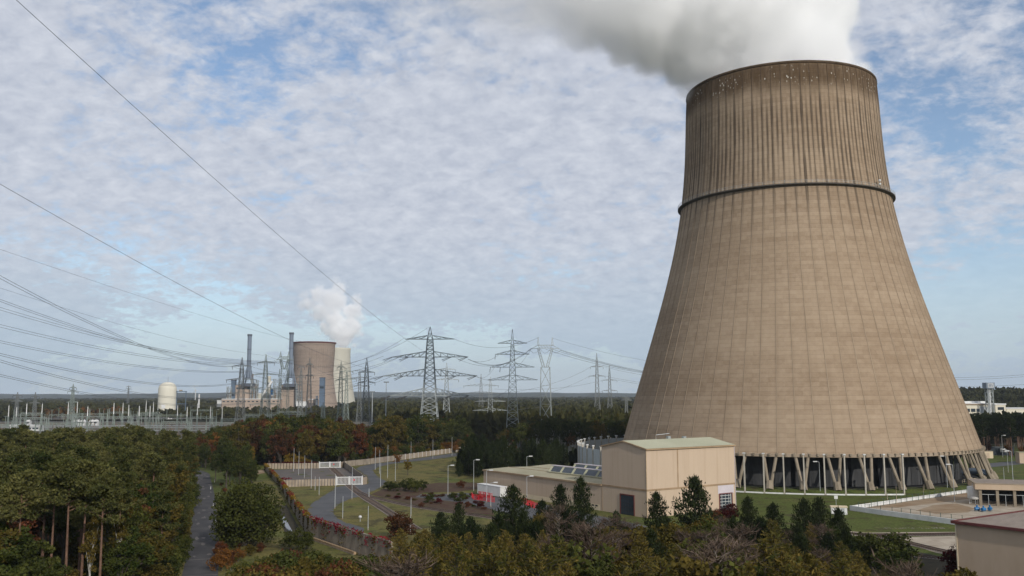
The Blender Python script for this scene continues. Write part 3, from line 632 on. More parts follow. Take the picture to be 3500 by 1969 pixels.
# tall block walls (each face one cladding part)
def gable(x, flip):
    p = [(x,0,0),(x,BW,0),(x,BW,H1),(x,BW/2,RI),(x,0,H1)]
    return p if flip else p[::-1]
pan('wall', gable(0, False), M['clad'], hall); pan('wall', gable(BD, True), M['clad'], hall)
pan('wall', [(0,0,0),(BD,0,0),(BD,0,H1),(0,0,H1)], M['clad'], hall); pan('wall', [(BD,BW,0),(0,BW,0),(0,BW,H1),(BD,BW,H1)], M['clad'], hall)
ro = MB()
for y0, y1, z0, z1 in ((-.25, BW/2, H1+.04, RI+.12), (BW/2, BW+.25, RI+.12, H1+.04)):
    ro.quad((-.25,y0,z0),(BD+.25,y0,z0),(BD+.25,y1,z1),(-.25,y1,z1)); ro.quad((-.25,y0,z0-.25),(-.25,y1,z1-.25),(BD+.25,y1,z1-.25),(BD+.25,y0,z0-.25))
rf = ro.build('roof', M['roof'], hall)
MB().box(-.3, BD+.3, -.42, -.02, H1-.38, H1+.02).build('gutter', M['flash'], rf)
g2 = MB()
g2.beam((-.16,-.2,H1-.12),(-.16,BW/2,RI-.05),.34); g2.beam((-.16,BW/2,RI-.05),(-.16,BW+.2,H1-.12),.34); g2.build('verge_trim', M['flash'], rf)
zb_ = 6.75
MB().box(-.09, BD+.05, -.09, -.004, zb_-.22, zb_+.22).build('band_trim', M['flash'], hall)
MB().box(-.088, -.004, 0.0, BW, zb_-.22, zb_+.22).build('band_trim', M['flash'], hall)
MB().box(10.6, 10.95, -.06, -.004, zb_+.22, H1-.4).build('downpipe', M['flash'], hall)
MB().box(BD-.02, BD+.10, -.12, .3, 0, H1-.4).build('corner_trim', M['lilac'], hall)
MB().box(-.06, .12, -.06, .12, 0.0, H1-.4).build('corner_trim', mat('corner_strip', (0.45, 0.335, 0.21), 0.8, 0.1, 0.5), hall)
MB().box(-.06, -.003, BW-.06, BW+.06, 0.0, 6.5).build('corner_trim', M['flash'], hall)
# roller door at the right with the pale panel above
dx0, dx1 = 25.2, 31.2
dr = thing_ = MB().box(dx0, dx1, -.06, -.004, 4.3, 6.5).build('overdoor_panel', M['lilac'], hall)
door = MB().box(dx0+.6, dx1-.9, -.05, -.003, 0.0, 4.2).build('door', M['glass'], hall)
fr = MB(); fr.box(dx0+.3, dx0+.6, -.14, -.003, 0, 4.45).box(dx1-.9, dx1-.6, -.14, -.003, 0, 4.45).box(dx0+.6, dx1-.9, -.14, -.003, 4.2, 4.45).build('door_frame', M['rust'], door)
for i in range(5): MB().box(dx0+.6, dx1-1.3, -.12, -.052, .55+i*.8, .66+i*.8).build('glazing_bar', M['white_paint'], door)
for i in range(3): MB().box(dx0+1.3+i*1.3, dx0+1.38+i*1.3, -.1, -.051, .05, 4.15).build('glazing_bar', M['white_paint'], door)
MB().box(dx1-1.35, dx1-1.2, -.13, -.052, .02, 4.18).build('door_post', M['white_paint'], door)
# gate with a grid of dark panes in the left face
gy0, gy1 = 4.9, 9.9
gt = MB().box(-.05, -.003, gy0, gy1, 0.0, 4.9).build('window', M['dark'], hall)
MB().box(-.16, -.003, gy0-.3, gy0, 0, 5.2).box(-.16, -.003, gy1, gy1+.3, 0, 5.2).box(-.16, -.003, gy0, gy1, 4.9, 5.2).build('window_frame', M['rust'], gt)
for i in range(5):
    for j in range(5):
        y = gy0+.08+i*1.0; z = .1+j*.98
        MB().box(-.09, -.052, y, y+.84, z, z+.82).build('pane', M['glass'], gt)
# low wing
low = [(0, H0), (9.6, 7.15), (17.3, 6.95), (26.4, 7.3)]
pan('wing_wall', [(0,WL,0),(0,BW+.01,0),(0,BW+.01,H0),(0,WL,H0)], M['clad'], hall)
pan('wing_wall', [(WD,WL,0)] + [(0,WL,0)] + [(x,WL,z) for x, z in low], M['clad'], hall)
pan('wing_wall', [(WD,BW,0),(WD,WL,0),(WD,WL,7.3),(WD,BW,7.3)], M['clad'], hall)
lr = MB()
for (x0, z0), (x1, z1) in zip(low[:-1], low[1:]):
    xa = x0-.2 if x0 == 0 else x0
    lr.quad((xa,BW+.03,z0+.1),(x1,BW+.03,z1+.1),(x1,WL+.2,z1+.1),(xa,WL+.2,z0+.1)); lr.quad((xa,WL+.2,z0+.1),(x1,WL+.2,z1+.1),(x1,WL+.2,z1-.2),(xa,WL+.2,z0-.2))
wr = lr.build('wing_roof', M['roof_low'], hall)
MB().box(-.34, -.02, BW+.03, WL+.2, H0-.33, H0+.14).build('gutter', M['flash'], wr)
for x in (9.6, 17.3): MB().box(x-.12, x+.12, BW+.05, WL+.1, (7.15 if x < 10 else 6.95)+.08, (7.15 if x < 10 else 6.95)+.2).build('roof_joint', M['flash'], wr)
for pl_, y0, y1 in ((1.5, BW+1, 33), (1.3, 36, WL-.5)):
    MB().box(-.04, -.003, y0, y1, 0, pl_).build('plinth', M['clad_base'], hall)
for i in range(5): MB().box(-.06, -.042, 19.3+i*1.5, 20.3+i*1.5, .95, 1.35).build('vent_grille', M['dark'], hall)
# two skylight monitors with sloping panes
for x0, ln, zr_ in ((8.0, 35.0, 7.1), (18.6, 37.5, 7.0)):
    m_ = MB(); y0, y1 = BW+.06, BW+ln; prof_ = [(x0, zr_), (x0, zr_+.35), (x0+1.5, zr_+2.1), (x0+2.5, zr_+2.1), (x0+3.4, zr_)]
    for (xa, za), (xb, zb2) in zip(prof_[:-1], prof_[1:]): m_.quad((xa,y0,za),(xb,y0,zb2),(xb,y1,zb2),(xa,y1,za))
    m_.quad(*[(x, y1, z) for x, z in prof_])
    sk = m_.build('skylight', M['roof'], hall)
    k = 0; y = y1-1.0
    while y-4.6 > y0:
        a, b_ = .12, .92
        def sp_(tt, yy, off): return (x0+1.5*tt-off*.76, yy, zr_+.35+1.75*tt+off*.65)
        MB().quad(sp_(a, y-4.5, .03), sp_(b_, y-4.5, .03), sp_(b_, y, .03), sp_(a, y, .03)).build('pane', M['glass'], sk)
        for yy in (y+.1, y+.75): MB().beam(sp_(.03, yy, .05), sp_(1.0, yy, .05), .16).build('glazing_bar', M['roof'], sk)
        y -= 5.55
    MB().beam((x0-.08, y0, zr_+.32), (x0-.08, y1, zr_+.32), .3).build('sill_trim', M['roof_low'], sk)
    MB().box(x0+1.35, x0+2.65, y0, y1+.1, zr_+2.1, zr_+2.26).build('ridge_cap', M['lilac'], sk)
# roof gear
for i, (x, y) in enumerate(((25, 12), (22, 15))):
    MB().box(x, x+1.0, y, y+.8, 17.4, 19.0).build('roof_vent', M['steel'], hall)
MB().tube([(17, 14.5, 18.0), (17, 14.5, 19.5), (21.5, 14.0, 19.8)], .09, 6).build('roof_rail', M['pole_grey'], hall)

# ------------------------------------------------------------------ brown hall at the lower right (same grid)
bx = G(3264.4, 1786, 10.0)
M['bclad'] = mat('brown_render', (0.43, 0.325, 0.225), 0.9, 0.0, 0.35, 0.1, 4.0, c2=(0.50, 0.385, 0.275), detail=9, stretch=(1, 1, 0.25))
M['bitumen'] = mat('gravelled_roof', (0.20, 0.165, 0.135), 0.95, 0.0, 0.6, 0.2, 3.0, c2=(0.275, 0.23, 0.19), detail=9)
bh = thing('brown_hall', 'plain brown rendered hall with hipped gravel roof and rusty roof edge', 'building', (bx.x, bx.y, 0), FA)
BL, BWd, HB = 42.0, 24.0, 10.0
pan('wall', [(0,0,0),(0,-BL,0),(0,-BL,HB),(0,0,HB)], M['bclad'], bh); pan('wall', [(BWd,0,0),(0,0,0),(0,0,HB),(BWd,0,HB)], M['bclad'], bh)
pan('wall', [(0,-BL,0),(BWd,-BL,0),(BWd,-BL,HB),(0,-BL,HB)], M['bclad'], bh); pan('wall', [(BWd,-BL,0),(BWd,0,0),(BWd,0,HB),(BWd,-BL,HB)], M['bclad'], bh)
e = .35; q = 7.5; zt = HB+1.9; r_ = MB(); A = [(-e,e,HB+.1),(-e,-BL-e,HB+.1),(BWd+e,-BL-e,HB+.1),(BWd+e,e,HB+.1)]; T = [(q,-q,zt),(q,-BL+q,zt),(BWd-q,-BL+q,zt),(BWd-q,-q,zt)]
for i in range(4): r_.quad(A[i], A[(i+1) % 4], T[(i+1) % 4], T[i])
r_.quad(*T); rf = r_.build('roof', M['bitumen'], bh)
fa = MB()
for i in range(4): fa.beam(A[i], A[(i+1) % 4], .42)
fa.build('roof_edge', M['rust'], rf)
MB().box(-.09, -.003, -.18, .02, 0, HB-.2).build('corner_trim', M['clad_base'], bh)

# ------------------------------------------------------------------ low white boundary wall (two arms, precast panels)
def panel_wall(name, label, pix, h, pw, th, m, cat='wall', zlist=None, gap=.06, cap=None, postm=None, world=False, lean=0.0):
    P = [Vector((*q, 0)) for q in pix] if world else [G(*q) for q in pix]
    t = thing(name, label, cat, (P[0].x, P[0].y, 0)); hs = h if hasattr(h, '__len__') else [h]*len(P)
    for i in range(len(P)-1):
        a, b_ = P[i]-P[0], P[i+1]-P[0]; d = b_-a; ln = d.length; d.normalize(); k = max(1, round(ln/pw)); s_ = ln/k; an = math.atan2(d.y, d.x); me = None
        for j in range(k):
            hh = hs[i] + (hs[i+1]-hs[i])*(j+.5)/k; c = a + d*(s_*j)
            if me is None or hs[i] != hs[i+1]:
                o = MB().box(gap/2, s_-gap/2, -th/2, th/2, 0, hh).build('panel', m, t); me = o.data
            else: o = inst(me, 'panel', t)
            o.location = (c.x, c.y, 0); o.rotation_euler = (random.uniform(-lean, lean), 0, an)
            if postm is not None:
                MB().box(-.13, .13, -th/2-.08, th/2+.08, 0, hh+.12).build('post', postm, t); q_ = t.children[-1]; q_.location = (c.x, c.y, 0); q_.rotation_euler = (0, 0, an)
        if cap is not None:
            q_ = MB().box(0, ln, -th/2-.06, th/2+.06, 0, .12).build('coping', cap, t); q_.location = (a.x, a.y, hs[i]+.002); q_.rotation_euler = (0, -math.atan2(hs[i+1]-hs[i], ln), an)
    return t
panel_wall('boundary_wall', 'low white precast wall running from the lawn corner to the pump house', [(2907,1742),(3330,1681),(3420,1668),(3500,1656)], 1.0, 2.6, .2, M['conc_white'])
panel_wall('boundary_wall', 'low white wall along the lawn in front of the sandy building site', [(2906,1744),(3020,1761),(3140,1777),(3275,1795)], 1.25, 4.0, .35, M['conc_white'])
# chain-link fence posts inside that wall
M['fgreen'] = mat('fence_green', (0.04, 0.075, 0.055), 0.6, 0.2, 0.8)
def post_fence(label, pix, h, sp, m=None, group=None, rails=True):
    P = [G(*q) for q in pix]; t = thing('wire_fence', label, 'fence', (P[0].x, P[0].y, 0), 0, group); m = m or M['fgreen']
    for i in range(len(P)-1):
        a, b_ = P[i]-P[0], P[i+1]-P[0]; d = b_-a; k = max(1, round(d.length/sp)); pm_ = None
        for j in range(k+1):
            c = a + d*(j/k)
            if pm_ is None: o = MB().box(-.05, .05, -.05, .05, 0, h).build('post', m, t); pm_ = o.data
            else: o = inst(pm_, 'post', t)
            o.location = (c.x, c.y, 0)
        if rails:
            w_ = MB()
            for z in (h*.1, h*.5, h-.05): w_.beam((a.x, a.y, z), (b_.x, b_.y, z), .035)
            w_.build('wire', m, t)
    return t
post_fence('thin green wire fence behind the white panel wall on the sandy site', [(2935,1742),(3100,1716),(3320,1684)], 2.0, 3.2)
post_fence('thin green wire fence along the inner side of the low white wall', [(2935,1746),(3050,1760),(3180,1777),(3290,1790)], 2.0, 3.0)

# ------------------------------------------------------------------ pump house at the right edge
pA = G(3352, 1728); 
ph = thing('pump_house', 'flat-roofed open pump house on concrete pillars', 'building', (pA.x, pA.y, 0), R(-19))
Lw, Dw, Hh = 26.0, 13.0, 4.4
MB().box(-1.2, Lw, -.8, Dw, Hh, Hh+1.5).build('roof', M['bclad'], ph)
MB().box(-1.3, Lw+.1, -.9, Dw+.1, Hh+1.5, Hh+1.75).build('roof_edge', M['conc'], ph)
MB().box(-.9, Lw-.3, -.5, Dw-.3, Hh+1.752, Hh+1.76).build('roof_felt', M['bitumen'], ph)
for i in range(6): MB().box(-.3+i*4.2, .4+i*4.2, -.4, .3, 0, Hh).build('pillar', M['column'], ph)
MB().box(-.8, Lw-.4, Dw-.6, Dw-.3, 0, Hh).build('back_wall', M['dark'], ph)
for i in range(5): MB().box(.4+i*4.2, 3.9+i*4.2, -.05, .05, 3.0, 3.12).box(2.0+i*4.2, 2.1+i*4.2, -.05, .05, 0, 3.0).build('railing', M['pole_grey'], ph)
def lathe_thing(name, label, cat, loc, prof_, m, n_=20, group=None):
    o = MB().lathe(prof_, n_).build(name, m, None, True); o.location = loc; return tag(o, label, cat, group)
tp = G(3328, 1722)
tk = thing('storage_tank', 'white upright tank on thin legs beside the pump house', 'tank', (tp.x, tp.y, 0))
MB().lathe([(0, 5.0), (1.3, 4.8), (1.5, 4.6), (1.5, 1.6), (1.2, 1.2), (0, 1.0)], 20).build('tank_body', M['white_paint'], tk, True)
for i in range(4): MB().beam((1.1*math.cos(i*1.57), 1.1*math.sin(i*1.57), 0), (1.1*math.cos(i*1.57), 1.1*math.sin(i*1.57), 1.6), .14).build('leg', M['white_paint'], tk)
MB().tube([(0, 0, 4.9), (0, 0, 5.6)], .15, 8).build('vent_pipe', M['pole_grey'], tk)
for i, (x, y, lab) in enumerate(((3340, 1748, 'bright blue pump motor standing on the sand beside the white tank'), (3362, 1750, 'bright blue pump unit beside the blue pipes'), (3384, 1748, 'bright blue pump unit nearest the brown hall roof'))):
    c = G(x, y); t = thing('pump', lab, 'pump', (c.x, c.y, 0), R(20*i)); t.scale = (.7, .7, .7)
    MB().box(-.9, .9, -.6, .6, 0, .35).build('base_plate', M['steel_dark'], t); MB().tube([(-.8, 0, 1.0), (.8, 0, 1.0)], .62, 12).build('motor', M['blue'], t)
    MB().tube([(0, 0, 1.2), (0, 0, 2.3)], .3, 10).build('riser_pipe', M['blue'], t); MB().tube([(.8, 0, 1.0), (1.3, 0, 1.0)], .3, 10).build('coupling', M['steel'], t)
# white switch cabin and sign post on the lawn
c = G(2868, 1757)
cb = thing('switch_cabin', 'small white flat-roofed cabin on the lawn by the wall corner', 'cabin', (c.x, c.y, 0), R(-14))
MB().box(-1.9, 1.9, -1.0, 1.4, 0, 1.75).build('wall', M['conc_white'], cb); MB().box(-2.05, 2.05, -1.15, 1.55, 1.75, 1.98).build('roof', M['clad_base'], cb); MB().box(.4, 1.3, -1.03, -1.002, .1, 1.6).build('door', M['pole_grey'], cb)
def signpost(name, label, pb, pt, w, h, m, group=None):
    c = G(*pb); top = at(pt[0], pt[1], c.y); t = thing(name, label, 'sign', (c.x, c.y, 0), 0, group)
    MB().beam((0, 0, 0), (0, 0, top.z), .08).build('post', M['pole_grey'], t); MB().box(-w/2, w/2, -.1, -.05, top.z-h, top.z).build('plate', m, t); return t
signpost('sign', 'small blank white sign on a post on the lawn below the tower', (2858, 1726), (2858, 1694), 1.0, .9, M['white_paint'])
# brush lines at the lawn foot (stones)
M['stone'] = mat('field_stone', (0.17, 0.16, 0.12), 0.9, 0.35, 0.9)
sr = random.Random(5); s_ = MB()
for i in range(60):
    c = G(sr.uniform(3020, 3230), 1806+sr.uniform(-1.5, 1.5)); w_ = sr.uniform(.08, .26); s_.lathe([(0, .02), (w_, .04), (w_*.8, w_*.5), (0, w_*.7)], 6, (c.x, c.y))
tag(s_.build('edging_stones', M['stone']), 'row of rough grey stones laid across the lawn below the white wall', 'stones', None, 'stuff')

# ------------------------------------------------------------------ red barriers and white containers by the low wing
c = G(1700, 1703)
uu = Vector((-.559, .829, 0)); cc0 = G(1662, 1690)
for k, (x, y, lab) in enumerate(((1668, 1690, 'white ribbed container against the low wing, left of the pair'), (1722, 1699, 'white ribbed container against the low wing, right of the pair'))):
    c = cc0-uu*(6.55*k); t = thing('container', lab, 'container', (c.x, c.y, 0), FA+math.pi/2+math.pi)
    MB().box(-3.2, 3.2, -1.2, 1.2, .15, 3.0).build('body', M['white_paint'], t)
    MB().box(-3.3, 3.3, -1.3, 1.3, 3.0, 3.15).build('roof', M['conc_white'], t)
    for i in range(13): MB().box(-3.1+i*.5, -2.95+i*.5, -1.27, -1.203, .2, 2.95).build('rib', M['conc_white'], t)
    MB().box(-3.2, 3.2, 1.203, 1.25, .2, .5).box(-3.1, -2.7, -1.1, 1.1, 0, .15).box(2.7, 3.1, -1.1, 1.1, 0, .15).build('skid', M['steel_dark'], t)
def barrier(x, y, rz, lab, w=2.0):
    c = G(x, y) if not isinstance(x, Vector) else x
    t = thing('barrier', lab, 'barrier', (c.x, c.y, 0), rz, 'red barriers by the low wing')
    MB().beam((-w/2, 0, .12), (w/2, 0, .12), .1).build('rail', M['red'], t); MB().beam((-w/2, 0, 1.5), (w/2, 0, 1.5), .1).build('rail', M['red'], t)
    k = 5
    for i in range(k): MB().box(-w/2+i*w/(k-1)-.05, -w/2+i*w/(k-1)+.05, -.04, .04, .1, 1.5).build('bar', M['red'], t)
    for s__ in (-1, 1): MB().box(s__*w*.4-.1, s__*w*.4+.1, -.45, .45, 0, .1).build('foot', M['steel_dark'], t)
RBAR = random.Random(3)
lineA = [G(1612, 1700), G(1618, 1708), G(1650, 1712), G(1690, 1718)]; cnt = 0
for i in range(3):
    a, b_ = lineA[i], lineA[i+1]; k = max(1, round((b_-a).length/1.7)); d = b_-a
    for j in range(k): barrier(a+d*((j+.5)/k), 0, math.atan2(d.y, d.x)+RBAR.uniform(-.15, .15), 'red slatted site barrier in the row before the white containers')
for i in range(5): barrier(G(1640+i*9, 1697+i*1.6), 0, FA+1.57+RBAR.uniform(-.3, .3), 'red slatted site barrier in the row before the white containers')
for i in range(6): barrier(G(1792+i*7, 1722+i*3.2), 0, FA+1.57+RBAR.uniform(-.3, .3), 'red slatted site barrier by the low wing wall behind the pines')

# ------------------------------------------------------------------ gated compound, fences, retaining wall
WA = [G(905.5, 1586, 2.3), G(961, 1642, 2.3), G(994, 1690, 2.9), G(1027, 1735, 3.5), G(1060, 1768, 4.2)]
panel_wall('retaining_wall', 'long weathered concrete wall with yellow and red creeper along its top, beside the ditch', [(p.x, p.y) for p in WA], [2.3, 2.3, 2.9, 3.5, 4.2], 2.0, .35, M['conc_old'], world=True, lean=.012)
WB = [WA[-1], G(1090, 1842), G(1228, 1895), G(1340, 1932)]
WB[1] = WA[-1].lerp(G(1228, 1895), .2)
for p in WA + WB: p.z = 0
panel_wall('retaining_wall', 'grey concrete wall hung with crimson creeper facing the orange shrubs', [(p.x, p.y) for p in WB], 4.2, 2.1, .35, M['conc_old'], world=True, lean=.008)
t = thing('wall_plinth', 'rust coloured kerb along the foot of the creeper wall', 'kerb', (WB[0].x, WB[0].y, 0))
d = (WB[2]-WB[0]); n_ = Vector((d.y, -d.x)).normalized(); a = n_*.9
MB().beam((a.x, a.y, .3), (a.x+d.x, a.y+d.y, .3), .5).build('kerb_beam', M['flash'], t); MB().beam((a.x*1.3, a.y*1.3, .06), (a.x*1.3+d.x, a.y*1.3+d.y, .06), .12).build('gravel_edge', M['ballast'], t)
panel_wall('plank_fence', 'concrete plank fence at the back of the gated yard left of the white gate', [(908,1603),(1000,1602.5),(1091,1601.5)], 2.3, 1.25, .16, M['conc'], 'fence', gap=.22)
panel_wall('plank_fence', 'concrete plank fence at the front of the gated yard left of the white gate', [(966,1665.5),(1060,1662),(1149,1659.5)], 2.3, 1.0, .16, M['conc'], 'fence', gap=.2)
panel_wall('plank_fence', 'short concrete plank fence between the front gate and the yard corner', [(1238,1657.5),(1254,1655)], 2.5, .7, .16, M['conc'], 'fence', gap=.15)
panel_wall('plank_fence', 'dark weathered concrete fence along the right side of the gated yard', [(1174,1595.5),(1254,1654.5)], 2.3, 2.0, .16, M['conc_old'], 'fence', gap=.08)
panel_wall('plank_fence', 'short concrete plank fence beside the rear gate', [(1163,1599),(1174,1596)], 2.3, 1.0, .16, M['conc'], 'fence', gap=.15)
panel_wall('plank_fence', 'brown concrete fence from the rear gate along the bend of the service road', [(1178,1595.5),(1250,1588),(1330,1577),(1385,1570)], 2.4, 1.8, .16, M['conc_old'], 'fence', gap=.12)
panel_wall('plank_fence', 'pale panel fence with posts behind the straight of the service road', [(1385,1570),(1470,1558),(1560,1546),(1600,1541)], 2.4, 4.2, .14, M['conc'], 'fence', gap=.1, postm=M['conc_white'])
def gate(label, p0, p1, h):
    a, b_ = G(*p0), G(*p1); d = b_-a; ln = d.length
    t = thing('gate', label, 'gate', (a.x, a.y, 0), math.atan2(d.y, d.x))
    for k in range(2):
        x0 = k*ln/2+.06; x1 = (k+1)*ln/2-.06
        lf = MB().box(x0, x0+.16, -.08, .08, .1, h).box(x1-.16, x1, -.08, .08, .1, h).box(x0, x1, -.075, .075, .15, .4).box(x0, x1, -.075, .075, h-.3, h-.05).build('gate_leaf', M['white_paint'], t)
        nb = 9
        for i in range(nb):
            x = x0+.3+(x1-x0-.6)*i/(nb-1); MB().box(x-.08, x+.08, -.05, .05, .4, h-.3).build('bar', M['white_paint'], lf)
    MB().box(-.25, 0, -.15, .15, 0, h+.25).build('gate_post', M['conc_white'], t); MB().box(ln, ln+.25, -.15, .15, 0, h+.25).build('gate_post', M['conc_white'], t)
    MB().box(ln*.5-.14, ln*.5+.14, -.14, .14, 0, h+.1).build('gate_post', M['white_paint'], t)
    MB().box(ln*.66, ln*.66+.45, -.13, -.09, h*.52, h*.52+.45).build('warning_plate', M['red'], t)
    return t
gate('white double gate with vertical bars at the back of the yard', (1092, 1601), (1162, 1599.5), 2.6)
gate('white double gate with vertical bars across the railway at the front of the yard', (1150, 1659.5), (1237, 1657.5), 2.9)
# pale sloping concrete chute by the wall
c0, c1, c2, c3 = G(956, 1774), G(972, 1772), G(1000, 1822), G(980, 1812)
o = MB().quad((c0.x, c0.y, .35), (c3.x, c3.y, .3), (c2.x, c2.y, .3), (c1.x, c1.y, .45)).quad((c0.x, c0.y, 0), (c3.x, c3.y, 0), (c3.x, c3.y, .3), (c0.x, c0.y, .35)).quad((c3.x, c3.y, 0), (c2.x, c2.y, 0), (c2.x, c2.y, .3), (c3.x, c3.y, .3)).build('drain_chute', mat('pale_chute', (0.27, 0.285, 0.31), 0.7, .1, .5))
tag(o, 'pale concrete drainage chute between the round green tree and the wall', 'chute')
tag(strip('ditch_floor', [(p.x-2.6, p.y-1.2) for p in WA[2:]]+[(WA[-1].x+.5, WA[-1].y-4)], 3.6, .06, M['floor']), kind='structure')
sheet('yard_strip', [(862,1612),(902,1606),(905,1617),(868,1624)], .07, M['dirt'])

# ------------------------------------------------------------------ lamp posts and thin poles
def pole(base, top, label, head=None, group=None, r0=.065, parts=True):
    c = G(*base); tz = at(top[0], top[1], c.y).z; h = max(2.0, tz)
    t = thing('lamp_post' if head else 'pole', label, 'lamp post' if head else 'pole', (c.x, c.y, 0), 0, group)
    m = M['conc'] if label.startswith('thin grey') else M['pole_grey']
    MB().tube([(0, 0, 0), (0, 0, h*.45), (0, 0, h)], [r0*1.3, r0*1.1, r0*.75], 8).build('mast', m, t)
    MB().lathe([(r0*2.2, 0), (r0*2.2, .25), (r0*1.3, .4)], 8).build('foot', M['conc'], t)
    if head:
        sx_ = head; MB().tube([(0, 0, h-.05), (sx_*.5, -.1, h+.12), (sx_*.9, -.15, h+.15)], [.06, .055, .05], 6).build('arm', M['pole_grey'], t)
        b_ = MB(); b_.box(min(sx_*.75, sx_*1.9), max(sx_*.75, sx_*1.9), -.36, .1, h+.04, h+.3).build('lamp_head', M['white_paint'], t)
        MB().box(min(sx_*.85, sx_*1.7), max(sx_*.85, sx_*1.7), -.3, .04, h-.02, h+.038).build('lens', M['glass'], t)
    return t
def d6(x, y): return 900+.27607*x, 1500+.27607*y
def d3(x, y): return 2800+.32362*x, 1500+.32362*y
g1 = 'pale poles along the gated yard and bend'
for x, yt, yb, lab in ((378,118,410,None),(440,155,455,None),(512,205,490,None)):
    pole(d6(x-4, yb), d6(x, yt), 'thin pale pole standing in the gated yard between the two fences', None, 'poles in the gated yard')
pole(d6(592,615), d6(603,260), 'tall pale pole on the dry lawn before the plank fence', None); pole(d6(640,640), d6(645,465), 'short dark-topped pole on the dry lawn before the plank fence', None, r0=.07)
pole(d6(690,700), d6(697,470), 'pale pole at the edge of the dry lawn beside the road bend', None); pole(d6(886,865), d6(903,435), 'tall pale pole on the inner side of the road bend before the front gate', None)
pole(d6(982,995), d6(990,710), 'pale pole with a small box on the dry lawn inside the road bend', None); pole(d6(1097,750), d6(1107,350), 'tall pale pole beside the railway crossing before the front gate', None)
pole(d6(1296,1130), d6(1304,830), 'pale pole on the dry lawn between the road bend and the straight railway track', None); pole(d6(1308,730), d6(1310,615), 'short grey signal post at the railway crossing', None, r0=.09)
for x, yt, yb, lab in ((1385,100,385,'pole at the start of the bend behind the yard corner'),(1438,140,435,'pole at the lawn edge beside the rear road bend'),(1450,290,605,'pole by the dark bushes where the road meets the railway'),(1538,75,490,'tall pole on the lawn in front of the orange trees')):
    pole(d6(x, yb), d6(x+5, yt), 'pale ' + lab)
for x, yt, yb, lab in ((728,420,715,'pale pole on the lawn below the yellow tree'),(922,215,440,'pale pole at the roadside before the orange trees'),(1193,190,430,'thin pale pole at the roadside before the yellow tree and fence'),(1430,160,395,'pale pole at the roadside near the dark conifers')):
    pole((1150+.2761*x, 1450+.2761*yb), (1150+.2761*(x+5), 1450+.2761*yt), lab)
pole((1403, 1823), (1404, 1762), 'white pole rising beside the red-topped bush', None); pole((1404.5, 1764), (1405, 1700), 'dark thin signal mast by the curved railway track', None, r0=.07)
c = G(1231, 1783); t = thing('marker_lamp', 'small white spherical lamp on the dry lawn inside the road bend', 'lamp', (c.x, c.y, 0)); MB().beam((0,0,0),(0,0,.8),.12).build('stem', M['pole_grey'], t); MB().lathe([(0,.75),(.35,.9),(.42,1.15),(.3,1.4),(0,1.5)],10).build('globe', M['white_paint'], t, True)
# street lamps with heads
pole((1531,1692.5), (1533,1592), 'street lamp with white head at the bend of the path in the heather', 1); pole((1619,1678), (1621,1573), 'street lamp with white head on the lawn left of the low wing', 1)
pole((1663,1718), (1665,1609), 'street lamp before the left end of the low wing beside the red barriers', 1); pole((1677.5,1733), (1679,1651), 'shorter street lamp before the white containers', 1)
pole((1801,1724), (1802,1629), 'street lamp before the middle of the low wing', 1); pole((1801,1668), (1803,1561), 'street lamp rising behind the roof of the low wing', 1)
pole(d3(12,570), d3(4,245), 'street lamp on the lawn among the pale screen posts', -1); pole(d3(1356,540), d3(1328,187), 'street lamp at the right end of the tower columns', -1)
pole(d3(1432,678), d3(1407,275), 'street lamp inside the white wall on the sand', -1); pole(d3(2064,678), d3(2028,133), 'tall street lamp in front of the pump house', -1)
pole(d3(1998,355), d3(1984,115), 'street lamp on the lawn right of the tower', -1); pole((3428,1564), (3423,1489), 'street lamp on the path in front of the dark pines right of the tower', 1)
pole((3494,1540), (3491,1486), 'street lamp by the pines at the far right path', 1); pole((3357,1532), (3356,1496), 'street lamp half hidden behind the right edge of the tower', 1)
pole(d3(1955,450), d3(1950,300), 'short grey pole on the lawn right of the tower columns', None, r0=.07)
for x, yb, yt in ((820,690,500),(1105,640,500),(720,640,600),(1110,560,480)):
    pole(d3(x, yb), d3(x-2, yt), 'thin grey pole by the white panel wall', None, 'thin poles by the white panel wall', r0=.07)
# delineator posts beside the forest road
g = 'white posts along the forest road'
for x, y in ((720,1673),(729,1735),(738,1793),(749,1904),(790,1962),(733,1650)):
    c = G(x, y); t = thing('delineator_post', 'small white reflector post on the verge of the forest road', 'post', (c.x, c.y, 0), 0, g)
    MB().box(-.09, .09, -.06, .06, 0, 1.05).build('post_body', M['white_paint'], t); MB().box(-.092, .092, -.062, .062, .78, .92).build('reflector', M['dark'], t)
# tower foot railings and small bollards
for k, (x0, y0, x1, y1, lab) in enumerate(((3290,1655,3405,1640,'pale handrail along the foot of the right tower columns'),(2975,1683,3000,1680,'short pale handrail between two tower columns'))):
    a, b_ = G(x0, y0), G(x1, y1); d = b_-a; t = thing('handrail', lab, 'handrail', (a.x, a.y, .3), math.atan2(d.y, d.x)); ln = d.length; kk = max(2, round(ln/1.5))
    for z in (.55, 1.1): MB().beam((0, 0, z), (ln, 0, z), .09).build('rail', M['clad_base'], t)
    for i in range(kk+1): MB().beam((ln*i/kk, 0, -.3), (ln*i/kk, 0, 1.1), .09).build('post', M['clad_base'], t)
